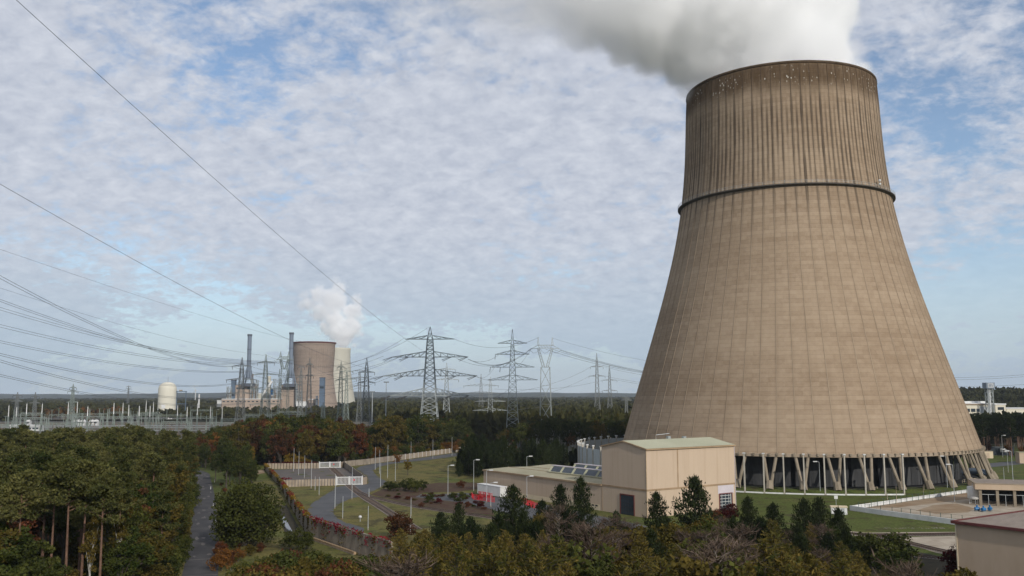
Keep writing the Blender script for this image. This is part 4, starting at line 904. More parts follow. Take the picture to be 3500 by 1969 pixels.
# site vehicles and boxes on the far right path
c = G(3375, 1566); t = thing('transformer_box', 'pale box cabin on the path right of the tower', 'cabin', (c.x, c.y, 0), R(-8)); MB().box(-2.2, 2.2, -1.3, 1.3, 0, 3.2).build('body', M['clad_base'], t); MB().box(-2.3, 2.3, -1.4, 1.4, 3.2, 3.4).build('roof', M['conc'], t); MB().box(-.8, .5, -1.34, -1.302, .1, 2.6).build('door', M['clad'], t)
c = G(3420, 1556); t = thing('container', 'long dark blue container with a white plate on the path right of the tower', 'container', (c.x, c.y, 0), R(-6))
dk = mat('dark_blue_paint', (0.018, 0.026, 0.035), .5, .2, .5); MB().box(-6, 6, -1.25, 1.25, .15, 4.2).build('body', dk, t); MB().box(-.6, 2.6, -1.3, -1.252, 1.6, 3.4).build('plate', M['white_paint'], t); MB().box(-6, 6, -1.32, -1.253, 4.0, 4.2).build('top_rail', M['steel_dark'], t); MB().box(-5.5, 5.5, -1.1, 1.1, 0, .15).build('skid', M['steel_dark'], t)
c = G(3492, 1583); t = thing('storage_shed', 'sand coloured shed at the far right end of the path', 'shed', (c.x, c.y, 0), R(-6)); MB().box(-1.6, 5, -2, 2, 0, 4.6).build('wall', M['clad'], t); MB().box(-1.8, 5.2, -2.2, 2.2, 4.6, 4.85).build('roof', M['roof_low'], t)
post_fence('thin grey fence in front of the dark pines right of the tower', [(3352,1534),(3500,1528)], 2.2, 4.0, M['steel_dark'])

# ------------------------------------------------------------------ lattice pylons
def lattice(levels, leg, br, m_=None):          # levels: (z, half width)
    m_ = m_ or MB()
    for (z0, h0_), (z1, h1_) in zip(levels[:-1], levels[1:]):
        c0 = [(-h0_,-h0_,z0),(h0_,-h0_,z0),(h0_,h0_,z0),(-h0_,h0_,z0)]; c1 = [(-h1_,-h1_,z1),(h1_,-h1_,z1),(h1_,h1_,z1),(-h1_,h1_,z1)]
        for i in range(4):
            j = (i+1) % 4; m_.beam(c0[i], c1[i], leg); m_.beam(c0[i], c1[j], br); m_.beam(c0[j], c1[i], br); m_.beam(c1[i], c1[j], br)
    return m_
def arm(m_, z, h, hw, ln, s_, th, br, k=5):      # tapered truss arm on side s_
    tip = Vector((s_*ln, 0, z))
    b0 = [Vector((s_*hw, -hw, z)), Vector((s_*hw, hw, z))]; t0 = [Vector((s_*hw, -hw, z+h)), Vector((s_*hw, hw, z+h))]
    for q in b0: m_.beam(q, tip, th)
    for q in t0: m_.beam(q, tip, th*.8)
    for i in range(1, k):
        f0, f1 = (i-1)/k, i/k
        for y in (0, 1):
            pb = b0[y].lerp(tip, f1); pt = t0[y].lerp(tip, f1); pq = t0[y].lerp(tip, f0); m_.beam(pb, pt, br); m_.beam(pq, pb, br)
        m_.beam(b0[0].lerp(tip, f1), b0[1].lerp(tip, f1), br)
    return m_
def pylon(label, X, Y, H, bw, tw_, waist, arms, rz=0, m=None, leg=.3, br=.15, group=None, ins=(), nlev=14, peak=None, insm=None):
    m = m or M['steel']; t = thing('pylon', label, 'pylon', (X, Y, 0), rz, group)
    zt = H-(peak or H*.1); lev = []
    for i in range(nlev+1):
        f = i/nlev; z = zt*(1-(1-f)**1.25); hw = bw+(waist-bw)*min(1, z/(zt*.45)) if z < zt*.45 else waist+(tw_-waist)*(z-zt*.45)/(zt*.55)
        lev.append((z, hw))
    lattice(lev, leg, br).build('lattice_mast', m, t)
    p = MB(); lattice([(zt, tw_), (zt+(H-zt)*.5, tw_*.55), (H, .06)], leg*.7, br*.8, p); p.build('peak', m, t)
    for z, ln, h in arms:
        hw = np.interp(z, [q[0] for q in lev], [q[1] for q in lev])
        for s_ in (-1, 1):
            a = arm(MB(), z, h, float(hw), ln, s_, leg*.8, br, max(3, int(ln/4))).build('crossarm', m, t)
    for x, z, dx, dz, ln in ins:        # insulator strings that stretch from the arm
        o = MB().tube([(x, 0, z), (x+dx, 0, z+dz)], [.16, .16], 6); 
        o.build('insulator', M['insul'], t)
    return t
def base_at(x, Y): 
    p = at(x, 1400, Y); return p.x
def zat(y, Y, x=1500): return at(x, y, Y).z
PY = {}
# 1: the big three-armed pylon in the middle
Y1 = 560; x1 = base_at(1468, Y1); z_ = lambda y: zat(y, Y1, 1470)
def c6(x, y): return 1200+.40761*x, 1050+.40761*y
s1 = .40761/FPX*Y1*1.005
arms1 = [(z_(1050+.40761*268), 207*s1, 2.2), (z_(1050+.40761*418), 320*s1, 3.4), (z_(1050+.40761*577), 395*s1, 4.2), (z_(1050+.40761*742), 330*s1, 4.4)]
ins1 = []
for k, (z, ln, h) in enumerate(arms1[1:]):
    for f in (-.98, -.56, .55, .98):
        ins1 += [(f*ln, z+.1, -5.8, -1.9, 0), (f*ln, z-.2, -5.2, -2.4, 0)]
pylon('large grey lattice pylon with four wide crossarms rising from the orange trees', x1, Y1, z_(1117), 6.6, 1.7, 4.0, arms1, R(0), M['steel_green'] if False else M['steel'], .46, .21, ins=ins1, nlev=20, peak=8)
# 2: slimmer pylon with four light arms
Y2 = 540; x2 = base_at(1752, Y2); s2 = .40761/FPX*Y2; z_ = lambda y: zat(1050+.40761*y, Y2, 1752)
arms2 = [(z_(303), 124*s2, 1.9), (z_(395), 142*s2, 2.2), (z_(503), 185*s2, 2.6), (z_(610), 210*s2, 2.8)]
pylon('slim pale lattice pylon with four thin crossarms behind the dark conifers', x2, Y2, z_(186), 4.3, .9, 2.6, arms2, R(0), M['steel'], .34, .16, nlev=18, peak=9,
      ins=[(-arms2[1][1], arms2[1][0], -.3, -3.0, 0), (-arms2[2][1], arms2[2][0], -.3, -3.0, 0), (-arms2[2][1]*.55, arms2[2][0], -.3, -3.0, 0)])
# portal pylon with two horns
def portal(label, xpix, Y, ytop, ybeam, yfork, hw_top, rz=0, m=None):
    m = m or M['steel']; X = base_at(xpix, Y); z_t, z_b, z_f = (zat(q, Y, xpix) for q in (ytop, ybeam, yfork))
    t = thing('pylon', label, 'pylon', (X, Y, 0), rz)
    lattice([(0, 4.4), (z_f*.25, 3.9), (z_f*.5, 3.5), (z_f*.75, 3.2), (z_f, 2.9)], .34, .17).build('lattice_mast', m, t)
    for s_ in (-1, 1):
        q = MB(); nseg = 6
        for i in range(nseg):
            f0, f1 = i/nseg, (i+1)/nseg
            cs = []
            for f in (f0, f1):
                cx_ = s_*(1.2+(hw_top-1.2)*f); zz_ = z_f+(z_b-z_f)*f; w_ = 1.7-.6*f
                cs.append([(cx_-w_/2, -1.2, zz_), (cx_+w_/2, -1.2, zz_), (cx_+w_/2, 1.2, zz_), (cx_-w_/2, 1.2, zz_)])
            for a in range(4): q.beam(cs[0][a], cs[1][a], .28); q.beam(cs[0][a], cs[1][(a+1) % 4], .15)
        q.build('fork_leg', m, t)
        q = MB(); hx = s_*hw_top
        for dx, dy in ((-.7,-.7),(.7,-.7),(.7,.7),(-.7,.7)): q.beam((hx+dx, dy, z_b+1.5), (hx+s_*1.2*0, 0, z_t), .22)
        for i in range(4): f = i/4; q.beam((hx-.7*(1-f), -.7*(1-f), z_b+1.5+(z_t-z_b-1.5)*f), (hx+.7*(1-f-.2), -.7*(1-f-.2), z_b+1.5+(z_t-z_b-1.5)*(f+.2)), .14)
        q.build('horn', m, t)
    q = MB(); L_ = hw_top*2.05
    for y in (-1, 1):
        q.beam((-L_, 0, z_b-.6), (-hw_top, y, z_b), .26); q.beam((-hw_top, y, z_b), (hw_top, y, z_b), .28); q.beam((hw_top, y, z_b), (L_, 0, z_b-.6), .26)
        q.beam((-L_, 0, z_b-.6), (-hw_top, y, z_b+2.0), .22); q.beam((-hw_top, y, z_b+2.0), (hw_top, y, z_b+2.0), .26); q.beam((hw_top, y, z_b+2.0), (L_, 0, z_b-.6), .22)
        k = 10
        for i in range(k): xa = -hw_top+2*hw_top*i/k; xb = -hw_top+2*hw_top*(i+1)/k; q.beam((xa, y, z_b+(0 if i % 2 else 2)), (xb, y, z_b+(2 if i % 2 else 0)), .15)
    q.build('crossarm', m, t)
    for s_ in (-1, 0, 1):
        cx_ = s_*(hw_top+L_)/2; pts = [(cx_-3.4, 0, z_b-.5)] + [(cx_-3.4+6.8*i/8, 0, z_b-.7-2.6*math.sin(math.pi*i/8)) for i in range(1, 8)] + [(cx_+3.4, 0, z_b-.5)]
        MB().tube(pts, .09, 5).build('jumper_loop', M['wire'], t)
    return t
portal('two-horned portal pylon with Y-shaped fork between the slim pylon and the tower', 1865, 600, 1152, 1190, 1255, 4.7)
S_ = [ # label, xpix, Y, ytop, arms [(ypix, half px)], half base, mat, leg
 ('grey pylon with short stepped arms standing before the big tower, taller of the pair', 2042, 900, 1207, [(1254, 22), (1286, 28)], 3.6, 'steel_dark', .5),
 ('grey pylon with short stepped arms standing before the big tower, shorter of the pair', 2085, 1050, 1249, [(1300, 26), (1336, 26)], 3.6, 'steel_dark', .5),
 ('pale pylon half hidden behind the large four-armed pylon', 1526, 800, 1240, [(1263, 30), (1298, 42), (1345, 46)], 4.2, 'steel', .45),
 ('dark distant pylon with drooping arms left of the slim pylon, further back', 1644, 1000, 1278, [(1319, 60), (1345, 66)], 3.8, 'steel_dark', .5),
 ('steel pylon with two wide low arms left of the slim pylon, nearer one', 1676, 720, 1288, [(1372, 52), (1403, 60)], 3.6, 'steel', .4),
 ('dark grey pylon with two arms between the pale cooling tower and the large pylon', 1251, 680, 1222, [(1273, 28), (1308, 30)], 4.2, 'steel_dark', .45),
 ('dark weathered pylon with wide T arms before the left chimney', 822, 640, 1221, [(1252, 33), (1298, 52), (1346, 50)], 4.0, 'steel_dark', .45),
 ('pale green pylon with broad arms between the two chimneys', 904, 700, 1211, [(1240, 30), (1280, 46), (1330, 56), (1382, 50)], 4.3, 'steel_green', .42),
 ('greenish pylon with short arms before the brown cooling tower, darker one', 1055, 720, 1223, [(1247, 12), (1285, 14)], 3.2, 'steel_dark', .42),
 ('thin pylon with short arms at the left rim of the brown cooling tower', 1026, 800, 1250, [(1256, 12), (1290, 16)], 3.0, 'steel_dark', .42),
 ('tall slender green pylon before the pale cooling tower', 1163, 700, 1235, [(1256, 14), (1300, 20)], 3.0, 'steel_green', .38),
 ('slim greenish pylon behind the pale cooling tower edge', 1183, 900, 1258, [(1270, 22), (1297, 34)], 3.0, 'steel_green', .42),
 ('grey double-armed gantry pylon right of the pale cooling tower', 1228, 950, 1262, [(1268, 26), (1292, 30), (1320, 34)], 3.0, 'steel_dark', .42),
 ('small pylon at the left edge of the switchyard', 57, 900, 1340, [(1352, 16), (1372, 20)], 2.8, 'steel_dark', .4),
 ('grey pylon in the left switchyard with a plain mast', 118, 950, 1340, [(1356, 16), (1378, 20)], 2.8, 'steel_dark', .4),
 ('taller pylon over the switchyard before the orange trees', 246, 900, 1312, [(1326, 12), (1338, 18), (1375, 22)], 3.0, 'steel_green', .42),
 ('small far pylon on the skyline left of the reactor dome', 436, 1700, 1318, [(1322, 8), (1330, 12)], 2.6, 'steel_dark', .5),
 ('low green pylon in front of the long turbine hall', 1105, 640, 1377, [(1392, 12)], 3.0, 'steel_green', .34),
 ('stubby dark pylon head in the wood left of the big tower', 2141, 800, 1352, [(1362, 14), (1368, 18)], 2.2, 'steel_dark', .45),
]
for lab, xp, Y, yt, arms_, bw, mm, leg in S_:
    sc_ = Y/FPX*1.003; am = [(zat(y, Y, xp), w*sc_, max(1.2, w*sc_*.11)) for y, w in arms_]; Hh_ = zat(yt, Y, xp)
    pylon(lab, base_at(xp, Y), Y, Hh_, bw, .8 if bw < 4 else 1.0, bw*.55, am, 0, M[mm], leg*.72, leg*.36, nlev=13, peak=min(8, Hh_*.13),
          ins=[(s_*w*sc_*.97, z, 0, -2.2, 0) for (z, wl, h_), (y, w) in zip(am, arms_) for s_ in (-1, 1)])
portal('two-horned portal pylon standing left of the right chimney', 968, 720, 1201, 1228, 1262, 3.2, 0, M['steel_green'])

# ------------------------------------------------------------------ conductors
GW = 'overhead conductors'
def wire(label, p0, Y0, p1, Y1_, sag, r=.05, group=GW, nseg=24):
    a, b_ = at(*p0, Y0), at(*p1, Y1_); pts = []
    for i in range(nseg+1):
        f = i/nseg; p = a.lerp(b_, f); p.z -= 4*sag*f*(1-f); pts.append(p-a)
    rr = [r*1.15*(.75 + 0.9*(Y0+(Y1_-Y0)*i/nseg)/600) for i in range(nseg+1)]
    o = MB().tube(pts, rr, 5).build('overhead_wire', M['wire'], None); o.location = a; return tag(o, label, 'wire', group)
wire('single long wire slanting from the upper left sky down to the large pylon', (-120,-160), 95, (1443,1197), Y1, 3.0, .035, None)
wire('single wire falling across the left sky past the chimneys to the dark grey pylon', (-150,543), 150, (1247,1256), 680, 5.0, .04, None)
wire('thin wire crossing the left sky just above the bundled conductors', (-150,800), 260, (1100,1180), 900, 4, .03, None)
wire('thin faint wire low over the left sky', (-150,935), 300, (905,1215), 700, 4, .03, None)
lab = 'bundled conductor sweeping from the left edge down to the chimney pylons'
for x0, y0, x1_, y1_, dY, sg in ((-160,853,795,1252,200,7),(-160,865,795,1254,203,7),(-160,962,948,1238,260,8),(-160,970,948,1241,262,8),(-160,1000,985,1234,300,7),(-160,1010,985,1237,300,7),
                                (-160,1068,870,1243,300,5),(-160,1078,872,1247,300,5),(-160,1128,850,1268,320,5),(-160,1136,850,1271,320,5),(-160,1166,850,1300,230,7),(-160,1174,850,1303,232,7),(-160,1182,815,1346,225,7),(-160,1190,815,1349,225,7),
                                (-160,1240,830,1376,270,6),(-160,1247,830,1379,270,6)):
    wire(lab, (x0, y0), dY, (x1_, y1_), 640, sg, .045)
lab = 'conductor strung between the chimney pylons and the large pylon'
for x0, y0, Y0, x1_, y1_, sg in ((789,1252,640,1310,1218,9),(855,1252,640,1370,1218,9),(950,1280,700,1270,1286,7),(860,1280,700,1370,1219,10),(900,1330,700,1280,1290,9),(955,1228,720,1385,1154,12),(1060,1247,720,1270,1286,5),
                                (770,1298,640,1300,1286,9),(850,1382,700,1308,1350,8),(960,1330,700,1330,1350,8),(874,1298,640,1340,1286,10),(1150,1256,700,1290,1286,5),(904,1211,700,1466,1118,16)):
    wire(lab, (x0, y0), Y0, (x1_, y1_), Y1, sg, .04)
lab = 'conductor strung from the large pylon past the slim pylon to the portal pylon'
for x0, y0, x1_, y1_, sg in ((1600,1228,1815,1192,7),(1598,1226,1820,1190,7),(1632,1288,1815,1194,9),(1610,1353,1770,1300,6),(1555,1160,1842,1153,6),(1600,1228,1705,1212,3),(1630,1288,1690,1256,3),(1560,1224,1816,1190,8)):
    wire(lab, (x0, y0), Y1, (x1_, y1_), 595, sg, .04)
lab = 'bundled conductor running from the portal pylon behind the big tower'
for x0, y0, x1_, y1_, sg in ((1918,1196,2420,1298,3),(1916,1198,2420,1302,3),(1890,1194,2420,1296,3.5),(1866,1194,2420,1294,4)):
    wire(lab, (x0, y0), 600, (x1_, y1_), 560, sg, .05)
wire('thin earth wire from the horned portal pylon behind the big tower', (1889,1156), 600, (2420,1258), 560, 3, .03, None)
lab = 'thin conductor strung low between the far pylons left of the big tower'
for x0, y0, Y0, x1_, y1_, Y1_, sg in ((1620,1352,560,2020,1254,900,6),(1700,1372,720,2014,1286,900,5),(1690,1330,720,2060,1300,1050,4),(2064,1254,900,2400,1302,1000,3),(2070,1286,900,2400,1320,1000,3),(2111,1300,1050,2400,1330,1000,2),(1730,1403,720,2060,1336,1050,4)):
    wire(lab, (x0, y0), Y0, (x1_, y1_), Y1_, sg, .04)
lab = 'thin distant conductor in the sky right of the big tower'
for y0, y1_ in ((1290,1266),(1298,1272),(1318,1302)): wire(lab, (3150, y0), 700, (3650, y1_), 700, 2, .04)
# ------------------------------------------------------------------ switchyard
M['busbar'] = mat('busbar_alu', (0.30, 0.31, 0.31), .4, .15, .3, metal=.4)
M['yardgravel'] = mat('switchyard_gravel', (0.035, 0.040, 0.020), .95, 0, .06, c2=(0.16, 0.125, 0.095), detail=9)
M['support'] = mat('yard_support', (0.17, 0.20, 0.17), .7, .3, .05)
sheet('switchyard_ground', [(-330, 560), (-60, 570), (-40, 700), (-170, 1050), (-900, 1080), (-620, 560)], .05, M['yardgravel'], px=False)
YR = random.Random(9)
gg = 'green steel gantries of the switchyard'
for k in range(22):
    Y = 580+ (k % 6)*75 + YR.uniform(-20, 20); xp = 20+ (k*97) % 980
    if Y > 900 and xp > 700: continue
    X = base_at(xp, Y); w = YR.uniform(9, 15); h = YR.uniform(12, 17)
    t = thing('gantry', 'green steel gantry with a lattice beam in the switchyard', 'gantry', (X, Y, 0), R(YR.uniform(-12, 12)), gg)
    for s_ in (-1, 1):
        q = MB(); q.beam((s_*w-.9, 0, 0), (s_*w, 0, h), .34); q.beam((s_*w+.9, 0, 0), (s_*w, 0, h), .34)
        for i in range(1, 6): q.beam((s_*w-.9*(1-i/6), 0, h*i/6), (s_*w+.9*(1-i/6), 0, h*i/6), .18)
        q.beam((s_*w, 0, h), (s_*w, 0, h+YR.uniform(1, 5)), .22); q.build('column', M['steel_green'], t)
    q = MB(); q.beam((-w, 0, h-1.2), (w, 0, h-1.2), .26); q.beam((-w, 0, h), (w, 0, h), .26)
    for i in range(12): xa = -w+2*w*i/12; xb = -w+2*w*(i+1)/12; q.beam((xa, 0, h-(0 if i % 2 else 1.2)), (xb, 0, h-(1.2 if i % 2 else 0)), .16)
    q.build('beam', M['steel_green'], t)
    for i in range(4): x = -w*.75+w*.5*i; MB().tube([(x, 0, h-1.2), (x, 0, h-3.0)], .18, 6).build('insulator', M['insul'], t)
for k in range(11):
    Y = 590+k*34; t = thing('busbar', 'long silver busbar on porcelain supports across the switchyard', 'busbar', (base_at(330, Y)+YR.uniform(-30, 30), Y, 0), R(YR.uniform(-4, 5)), 'busbars of the switchyard')
    ln = YR.uniform(35, 110); zz_ = YR.uniform(4.5, 11)
    for dy in (-2, 2): MB().tube([(-ln, dy, zz_), (ln, dy, zz_)], .12, 6).build('conductor_tube', M['busbar'], t)
    me_ = None
    for i in range(9):
        x = -ln+2*ln*i/8
        if me_ is None: o = MB().beam((0, 0, 0), (0, 0, zz_-1.6), .4).box(-.2, .2, -2.2, 2.2, zz_-1.9, zz_-1.6).build('support', M['support'], t); me_ = o.data
        else: o = inst(me_, 'support', t)
        o.location = (x, 0, 0)
        for dy in (-2, 2): MB().lathe([(.12, 0), (.26, .2), (.12, .4), (.26, .6), (.12, .8), (.26, 1.0), (.12, 1.2), (.1, 1.6)], 6).build('insulator', M['flash'], t); t.children[-1].location = (x, dy, zz_-1.6)
def yardmast(xp, Y, yt, lab, m='white_paint', grp=None):
    X = base_at(xp, Y); h = zat(yt, Y, xp); t = thing('lightning_mast', lab, 'mast', (X, Y, 0), 0, grp)
    lattice([(0, .9), (h*.35, .55), (h*.6, .35)], .2, .1).build('lattice_foot', M['steel_green'], t); MB().tube([(0, 0, h*.6), (0, 0, h)], [.42, .28], 8).build('mast_tube', M[m], t); MB().tube([(0, 0, h), (0, 0, h+1.2)], .08, 5).build('rod', M['steel'], t)
for xp, Y, yt in ((91,800,1380),(144,830,1380),(233,780,1376),(264,850,1374),(389,800,1378),(420,840,1378),(499,850,1370),(524,900,1374),(30,760,1386),(57,820,1392),(300,800,1390),(440,780,1385),(476,800,1388),(513,760,1388),(607,780,1385),(640,820,1392),(675,780,1380),(720,700,1390),(760,720,1394)):
    yardmast(xp, Y, yt, 'pale slender lightning mast on a green lattice foot in the switchyard', 'white_paint' if Y != 800 else 'conc_white', 'lightning masts of the switchyard')
for k in range(130):
    Y = YR.uniform(565, 900); xp = YR.uniform(0, 1000); X = base_at(xp, Y); t = thing('circuit_breaker', 'porcelain circuit breaker on a steel stand in the switchyard', 'breaker', (X, Y, 0), YR.uniform(0, 3), 'circuit breakers of the switchyard')
    q = MB().box(-1.4, 1.4, -.5, .5, 2.2, 2.7)
    for x in (-1.2, 1.2): q.beam((x, 0, 0), (x, 0, 2.3), .25)
    q.build('stand', M['support'] if k % 3 else M['conc'], t)
    for x in (-1.0, 0, 1.0): MB().lathe([(.15, 2.7), (.32, 3.0), (.15, 3.3), (.32, 3.6), (.15, 3.9), (.3, 4.2), (.12, 4.8)], 7).build('insulator', M['flash'], t); t.children[-1].location = (x, 0, 0)
for k, xp in enumerate((258, 270, 287, 316, 331, 100)):
    Y = 930; X = base_at(xp, Y); t = thing('transformer', 'pale transformer housing with a rounded roof behind the switchyard', 'transformer', (X, Y, 0), 0, 'transformer housings')
    MB().box(-2.2, 2.2, -2, 2, 0, 4.5).build('housing', M['white_paint'], t); MB().tube([(0, -2, 4.5), (0, 2, 4.5)], 2.0, 12).build('roof', M['conc_white'], t); MB().box(-.8, .8, -2.06, -2.002, .2, 2.8).build('door', M['pole_grey'], t)
Y = 640
t = thing('service_building', 'low white flat-roofed building with a window band in the switchyard', 'building', (base_at(95, 800), 800, 0), R(4)); MB().box(-13, 13, -4, 4, 0, 5).build('wall', M['white_paint'], t); MB().box(-13.3, 13.3, -4.3, 4.3, 5, 5.5).build('roof', M['conc_white'], t)
for i in range(8): MB().box(-11.5+i*3, -9.4+i*3, -4.05, -4.002, 1.8, 3.6).build('window', M['glass'], t)

# ------------------------------------------------------------------ the distant power station
def e5(x, y): return 700+.24155*x, 1100+.24155*y
M['brown_shell'] = shell_mat('brown_tower_concrete', (0.25, 0.195, 0.155), (0.34, 0.275, 0.222), (0.10, 0.075, 0.058), 0.0, 117.0, 56, .55, False)
M['cream_shell'] = mat('cream_tower_concrete', (0.40, 0.385, 0.315), .9, 0, .02, c2=(0.50, 0.48, 0.40), detail=7, stretch=(1, 1, .4))
def far_tower(label, xpix, Y, prof_, m, rim=None):
    X = base_at(xpix, Y); t = thing('cooling_tower', label, 'cooling tower', (X, Y, 0)); zs_ = [p[1] for p in prof_]; rs_ = [p[0] for p in prof_]; c_ = np.polyfit(zs_, rs_, 3)
    zz_ = np.linspace(7, zs_[-1], 30); pr = [(float(np.polyval(c_, z)), z) for z in zz_]
    MB().lathe(pr+[(pr[-1][0]-.6, zs_[-1]), (pr[-1][0]-.9, zs_[-1]-8), (pr[14][0]-.9, pr[14][1])], 72).build('shell', m, t, True)
    if rim: MB().lathe([(pr[-1][0]-.2, zs_[-1]-2.2), (pr[-1][0]+.8, zs_[-1]-1.6), (pr[-1][0]+.8, zs_[-1]+.1), (pr[-1][0]-.8, zs_[-1]+.1)], 72).build('rim', rim, t)
    cme = None
    for k in range(36):
        a = 2*math.pi*k/36
        if cme is None:
            q = MB()
            for s_ in (-1, 1): q.beam((pr[0][0]+2.2, s_*3.2, 0), (pr[0][0]-.2, 0, 7.2), .9)
            o = q.build('support_column', M['column'], t); cme = o.data
        else: o = inst(cme, 'support_column', t)
        o.rotation_euler = (0, 0, a)
    return t
Yb = 1500
far_tower('distant brown cooling tower with a dark red rim beside the right chimney', 1069, Yb, [(43.5, 0), (40, 15), (33.2, 55), (31.8, 80), (35.2, zat(1171, Yb, 1069))], M['brown_shell'], M['rust'])
far_tower('distant pale cream cooling tower steaming behind the brown one', 1151, 1750, [(38, 0), (34, 22), (25.5, 75), (24.2, 105), (24.3, zat(1190, 1750, 1151))], M['cream_shell'])
M['chim'] = mat('blue_grey_chimney', (0.155, 0.19, 0.235), .6, .12, .05); M['chim2'] = mat('chimney_cap', (0.08, 0.09, 0.11), .7, .2, .1)
M['boiler'] = mat('boiler_house_render', (0.36, 0.285, 0.225), .85, .1, .03, detail=7); M['bluegrey'] = mat('blue_grey_cladding', (0.10, 0.14, 0.19), .6, .15, .05)
Yp = 1420; sp = Yp/FPX*1.003
def chimney(label, xp, ytop, yfork, ybase, ybld):
    X = base_at(xp, Yp); t = thing('chimney', label, 'chimney', (X, Yp, 0)); zt, zf, zb2, z0 = (zat(q, Yp, xp) for q in (ytop, yfork, ybase, ybld))
    MB().lathe([(3.1, zb2), (3.1, zf), (3.2, zt-3), (3.2, zt)], 20).build('flue', M['chim'], t, True); MB().lathe([(3.2, zt-2.6), (3.75, zt-2.4), (3.75, zt+.4), (2.8, zt+.4)], 20).build('cap', M['chim2'], t)
    for zq in (zf+.2*(zt-zf), zf+.55*(zt-zf)): MB().lathe([(3.2, zq-.3), (3.7, zq-.3), (3.7, zq+.3), (3.2, zq+.3)], 20).build('ring', M['chim2'], t)
    for k in range(4):
        a = math.pi/4+k*math.pi/2; MB().tube([(3*math.cos(a), 3*math.sin(a), zf), (9.5*math.cos(a), 9.5*math.sin(a), z0)], [1.0, 1.1], 8).build('stay_leg', M['chim'], t)
    MB().lathe([(3.15, zb2-.6), (5.6, zb2-.6), (5.6, zb2+.5), (3.15, zb2+.5)], 20).build('platform', M['chim2'], t)
    MB().box(-9, 9, -8, 8, z0-5, z0-.1).build('plinth', M['chim2'], t)
chimney('tall blue-grey chimney on splayed legs over the left boiler house', 846, 1143.5, 1257, 1292, 1310)
chimney('tall blue-grey chimney on splayed legs beside the brown cooling tower', 990, 1137.5, 1255, 1291, 1312)
def block(name, label, x0, x1, yt, Y, depth, m, cat='building', wins=None, roofm=None, zb=0.0):
    X0, X1 = base_at(x0, Y), base_at(x1, Y); h = zat(yt, Y, (x0+x1)/2); t = thing(name, label, cat, ((X0+X1)/2, Y, 0)); w = (X1-X0)/2
    MB().box(-w, w, 0, depth, zb, h).build('wall', m, t); MB().box(-w-.4, w+.4, -.4, depth+.4, h, h+1.0).build('roof', roofm or M['chim2'], t)
    if wins:
        nx, z0, z1, fr_ = wins
        for i in range(nx):
            xa = -w+2*w*(i+.5*(1-fr_))/nx; xb = xa+2*w/nx*fr_; MB().box(xa, xb, -.15, -.005, h*z0, h*z1).build('window', M['glass'], t)
    return t
block('boiler_house', 'pinkish block under the left chimney of the distant power station', 801, 857, 1316, Yp, 40, M['boiler'], wins=(3, .86, .92, .5))
block('boiler_house', 'pinkish block under the right chimney beside the brown cooling tower', 957, 1009, 1316, Yp, 40, M['boiler'], wins=(2, .10, .16, .5))
block('turbine_hall', 'long low pinkish turbine hall of the distant power station', 757, 956, 1365, Yp-14, 30, M['boiler'], wins=(14, .83, .9, .55), roofm=M['conc_white'])
block('annexe', 'white glazed annexe at the left end of the turbine hall', 741, 757, 1370, Yp-10, 20, M['white_paint'], wins=(4, .1, .8, .6), roofm=M['white_paint'])
block('service_building', 'pale low block before the foot of the brown cooling tower', 1055, 1082, 1366, Yp-30, 20, M['boiler'], wins=(5, .5, .8, .5), roofm=M['conc_white'])
block('steel_tower', 'blue-grey stair tower left of the left boiler house', 787, 800, 1301, Yp-4, 8, M['bluegrey'], 'tower', wins=(1, .55, .62, .9))
block('steel_tower', 'blue-grey stair tower in front of the brown cooling tower', 1090, 1106, 1292, Yp-60, 8, M['bluegrey'], 'tower', wins=(1, .72, .78, .9))
block('filter_unit', 'dark blue filter box right of the left boiler house', 861, 873, 1331, Yp+4, 8, M['bluegrey'], 'building', wins=(2, .84, .9, .6))
block('filter_unit', 'dark blue filter box left of the right boiler house', 921, 932, 1331, Yp+4, 8, M['blue'], 'building', wins=(2, .84, .9, .6))
def fstack(name, label, xp, Y, yt, r_, m, cat='chimney'):
    h = zat(yt, Y, xp); t = thing(name, label, cat, (base_at(xp, Y), Y, 0)); MB().lathe([(r_, 0), (r_, h-1), (r_*.95, h), (0, h+r_*.15)], 18).build('shaft', m, t, True); MB().lathe([(r_, h*.8), (r_*1.18, h*.8), (r_*1.18, h*.83), (r_, h*.83)], 18).build('ring', M['chim2'], t)
fstack('silo', 'cream silo between the two boiler houses', 917, Yp+30, 1286, 2.9, M['cream_shell'], 'silo'); fstack('silo', 'short brown-topped silo behind the left boiler house', 859, Yp+40, 1278, 1.8, M['flash'], 'silo')
fstack('silo', 'white slim stack at the foot of the brown cooling tower', 1082, Yp-40, 1353, 1.6, M['white_paint'], 'stack'); fstack('silo', 'white slender stack in the woods right of the reactor dome', 679, 1300, 1348, 1.1, M['white_paint'], 'stack')
fstack('silo', 'grey vertical duct at the right edge of the right boiler house', 1011.5, Yp-6, 1311, 2.0, M['steel_dark'], 'stack')
block('service_building', 'cream mid-height block between the two boiler houses', 868, 900, 1346, Yp+8, 12, M['cream_shell'], wins=(5, .55, .62, .5), roofm=M['conc_white'])
block('service_building', 'pale grey block beside the cream silo', 926, 954, 1352, Yp+2, 12, M['conc'], wins=(4, .6, .7, .5), roofm=M['conc_white'])
block('service_building', 'white low annexe before the right boiler house', 1012, 1050, 1374, Yp-24, 12, M['conc_white'], wins=(8, .3, .7, .5), roofm=M['white_paint'])
